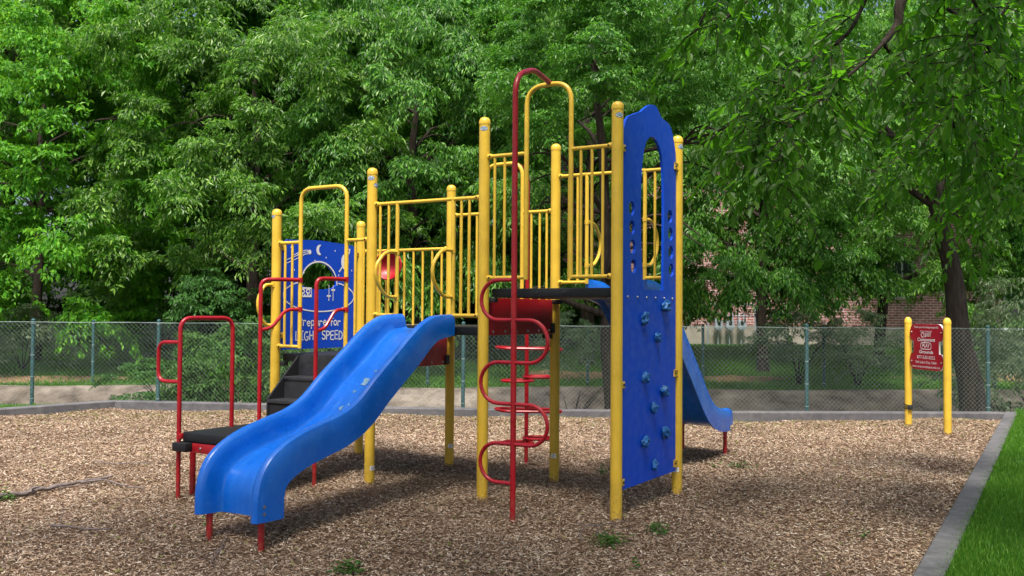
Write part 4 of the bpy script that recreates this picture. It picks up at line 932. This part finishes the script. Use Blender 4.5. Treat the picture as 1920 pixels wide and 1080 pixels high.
bl.build('bolt', M['steel'], fb)
for x, sgx in ((-sl_/2,1),(sl_/2,-1)):
    for z in (1.37,.965): MB().bbox((x+sgx*.045 if sgx > 0 else x-.10, .0125, z-.02), (x+.10 if sgx > 0 else x-.045, .02, z+.02), .002).build('bracket', PY, sg)
m_ = MB(); 
for z, tl in ((.31,.0),(.345,.01),(.285,-.006)): m_.tube([(.056*math.cos(t)+s1.x, .056*math.sin(t)+s1.y, z+tl*math.sin(t)) for t in [2*PI*k/20 for k in range(20)]], .006, 6, closed=True)
m_.bbox((s1.x-.03,s1.y-.085,.275),(s1.x+.03,s1.y-.05,.335),.008); m_.tube(crom([(s1.x+.03,s1.y-.06,.30),(s1.x+.12,s1.y-.1,.33),(s1.x+.18,s1.y-.1,.30)],4), .004, 5)
tag(m_.build('strap', M['rubber'], smooth=40), 'black strap buckled round the left yellow post of the play sign', 'strap')

# ------------------------------------------------------------------ sticks and green sprigs lying on the chips
def stick(label, segs, cat='stick', mt='twig'):
    m_ = MB(); p0 = atZ(*segs[0][0][0:2]); 
    for px, r0, r1 in [(s[0:-2], s[-2], s[-1]) for s in segs]:
        q = []
        for i, p in enumerate(px):
            w = atZ(p[0], p[1], p[2] if len(p) > 2 else .02); w.z += float(hgt(w.x, w.y))+.012; q.append(w)
        c_ = crom(q, 4); k = len(c_); m_.tube([v+Vector((rr_.uniform(-1,1), rr_.uniform(-1,1), rr_.uniform(-.5,1)))*r0*.35 for v in c_], [(r0+(r1-r0)*i/(k-1))*rr_.uniform(.85,1.2) for i in range(k)], 7)
    return tag(m_.build('fallen_branch' if cat == 'branch' else 'twig', M[mt], smooth=60), label, cat)
stick('long grey forked fallen branch on the chips at the left edge', [((-60,945),(0,928),(50,920),(90,913),(150,905),(210,896),.030,.011), ((150,906),(195,902),(235,910),(270,915),.010,.005), ((55,921),(60,912,.05),(75,908,.08),.018,.009), ((100,912),(150,910),(185,907),.005,.003)], 'branch')
stick('bent dark twig lying left of the blue slide foot', [((95,985),(130,988),(165,993),(208,994),.009,.005), ((112,986),(115,965),(118,945),.003,.0015)])
stick('pale twig lying near the grey fallen branch and the red post', [((175,870),(215,873),(250,870),(305,868),.005,.003)])
stick('thin twig on the chips under the blue slide exit', [((395,1045),(415,1020),(425,1000),.004,.002), ((380,1040),(430,1015),.003,.0015)])
stick('wiry looped vine around the base of the front yellow post', [((1092,1008),(1088,995,.05),(1098,980,.1),(1112,976,.12),(1120,984,.06),(1119,998),.0035,.003), ((1112,976,.12),(1130,985,.08),(1145,1000),.003,.002), ((1080,978),(1110,979,.06),(1142,974,.07),(1160,969,.09),(1180,972,.04),(1200,985),.0035,.002), ((1143,973,.08),(1160,983,.05),(1190,982),.003,.002)])
stick('thin brown twig by the back kerb right of the corkscrew climber', [((1095,832),(1120,836),(1138,841),.006,.004)])
stick('short pale twig on the sunlit chips behind the slide', [((752,878),(770,874),(788,869),.007,.004)])
stick('dark twig on chips left of the tall yellow post', [((865,884),(880,885),(892,884),.006,.004)])
stick('curved twig on the chips before the right kerb', [((1582,952),(1588,944,.03),(1596,936),.004,.002)])
def sprig(label, x, y, w, h, n, sd):
    g = np.random.RandomState(sd); c_ = atZ(x, y); k = n*2; kx = F_/c_.y
    px = x+g.normal(0,.22,k)*w; py = y+g.normal(0,.22,k)*h; q = np.array([atZ(a, b)[:] for a, b in zip(px, py)]); q[:,2] = hgt(q[:,0], q[:,1])+.012+g.rand(k)**2*.06
    a = g.rand(k)*2*PI; V, F = leaves(q, unit(np.stack([np.cos(a), np.sin(a), g.uniform(-.2,.5,k)], 1)), unit(np.stack([.6*g.randn(k), .6*g.randn(k), np.ones(k)], 1)), .022+.03*g.rand(k), .011+.014*g.rand(k))
    o = npmesh('leaf_sprig', V, F, M['leafD']); tag(o, label, 'leaves', 'green leaf sprigs on the wood chips')
sprig('wide green leaf sprig lying in front of the front yellow post', 1140, 1010, 82, 20, 90, 1); sprig('green leaf sprig just right of the front yellow post base', 1234, 989, 40, 15, 45, 2)
sprig('green leaf sprig at the bottom edge below the slide foot', 655, 1071, 70, 16, 60, 3); sprig('green sprig beside the grey fallen branch at the left edge', 12, 931, 40, 10, 30, 4)
sprig('small green sprig between snake climber and front post', 1130, 882, 28, 14, 26, 5); sprig('thin line of green leaves on the sunlit chips right of the climbing wall', 1385, 878, 55, 6, 30, 6)
sprig('small leaf cluster on the chips right of the blue wall base', 1338, 877, 14, 5, 10, 7); sprig('tiny green sprig in the foreground right of the front post', 1194, 1057, 10, 12, 8, 8)
sprig('small green sprig on the chips midway to the right kerb', 1625, 1003, 14, 10, 9, 9); sprig('small green sprig left of the blue slide end', 385, 985, 10, 8, 8, 10)
sprig('green leaves lying on top of the right kerb', 1828, 893, 20, 6, 5, 11)

# ------------------------------------------------------------------ every bolt, bracket and tie a part of its own
def explode(o):
    me = o.data; n = len(me.vertices); par = list(range(n))
    def find(a):
        while par[a] != a: par[a] = par[par[a]]; a = par[a]
        return a
    for p in me.polygons:
        v0 = find(p.vertices[0])
        for v in p.vertices[1:]: par[find(v)] = v0
    isl = {}
    for p in me.polygons: isl.setdefault(find(p.vertices[0]), []).append(p)
    if len(isl) < 2 or o.children: return
    base = o.name.split('.')[0]; first = True; sm = me.polygons[0].use_smooth
    for fs in list(isl.values()):
        ids = sorted({v for f in fs for v in f.vertices}); mp = {v: i for i, v in enumerate(ids)}
        nm = bpy.data.meshes.new(base); nm.from_pydata([me.vertices[v].co[:] for v in ids], [], [[mp[v] for v in f.vertices] for f in fs]); nm.materials.append(me.materials[0])
        if sm: nm.polygons.foreach_set('use_smooth', [True]*len(nm.polygons)); nm.set_sharp_from_angle(angle=R(35))
        q = NEWOBJ(base, nm); C.objects.link(q); q.parent = o.parent; q.location = o.location
    bpy.data.objects.remove(o)
for o in [o for o in C.objects if o.name.split('.')[0] in ('bolt','bracket','worn_patch','tie') and o.type == 'MESH']: explode(o)

# ------------------------------------------------------------------ light
w = bpy.data.worlds.new('World'); scn.world = w; w.use_nodes = True; nt = w.node_tree; bg = nt.nodes['Background']
SE, SA = R(64), R(186)      # sun elevation; bearing clockwise from +y
sky = nt.nodes.new('ShaderNodeTexSky'); sky.sky_type = 'NISHITA'; sky.sun_disc = False; sky.sun_elevation = SE; sky.sun_rotation = SA; sky.dust_density = 5; sky.air_density = .8
nt.links.new(sky.outputs[0], bg.inputs[0]); bg.inputs[1].default_value = .13
sd_ = bpy.data.lights.new('sun', 'SUN'); sd_.energy = 3.7; sd_.angle = R(14); sd_.color = (1,.95,.86); so = NEWOBJ('sun', sd_); C.objects.link(so)
dvec = Vector((math.sin(SA)*math.cos(SE), math.cos(SA)*math.cos(SE), math.sin(SE))); so.rotation_euler = dvec.to_track_quat('Z', 'Y').to_euler(); so.location = dvec*50
scn.view_settings.view_transform = 'Standard'; scn.view_settings.look = 'None'; scn.view_settings.exposure = .85; scn.view_settings.gamma = 1
scn.cycles.max_bounces = 6; scn.cycles.diffuse_bounces = 3; scn.cycles.transmission_bounces = 3; scn.cycles.sample_clamp_indirect = 6
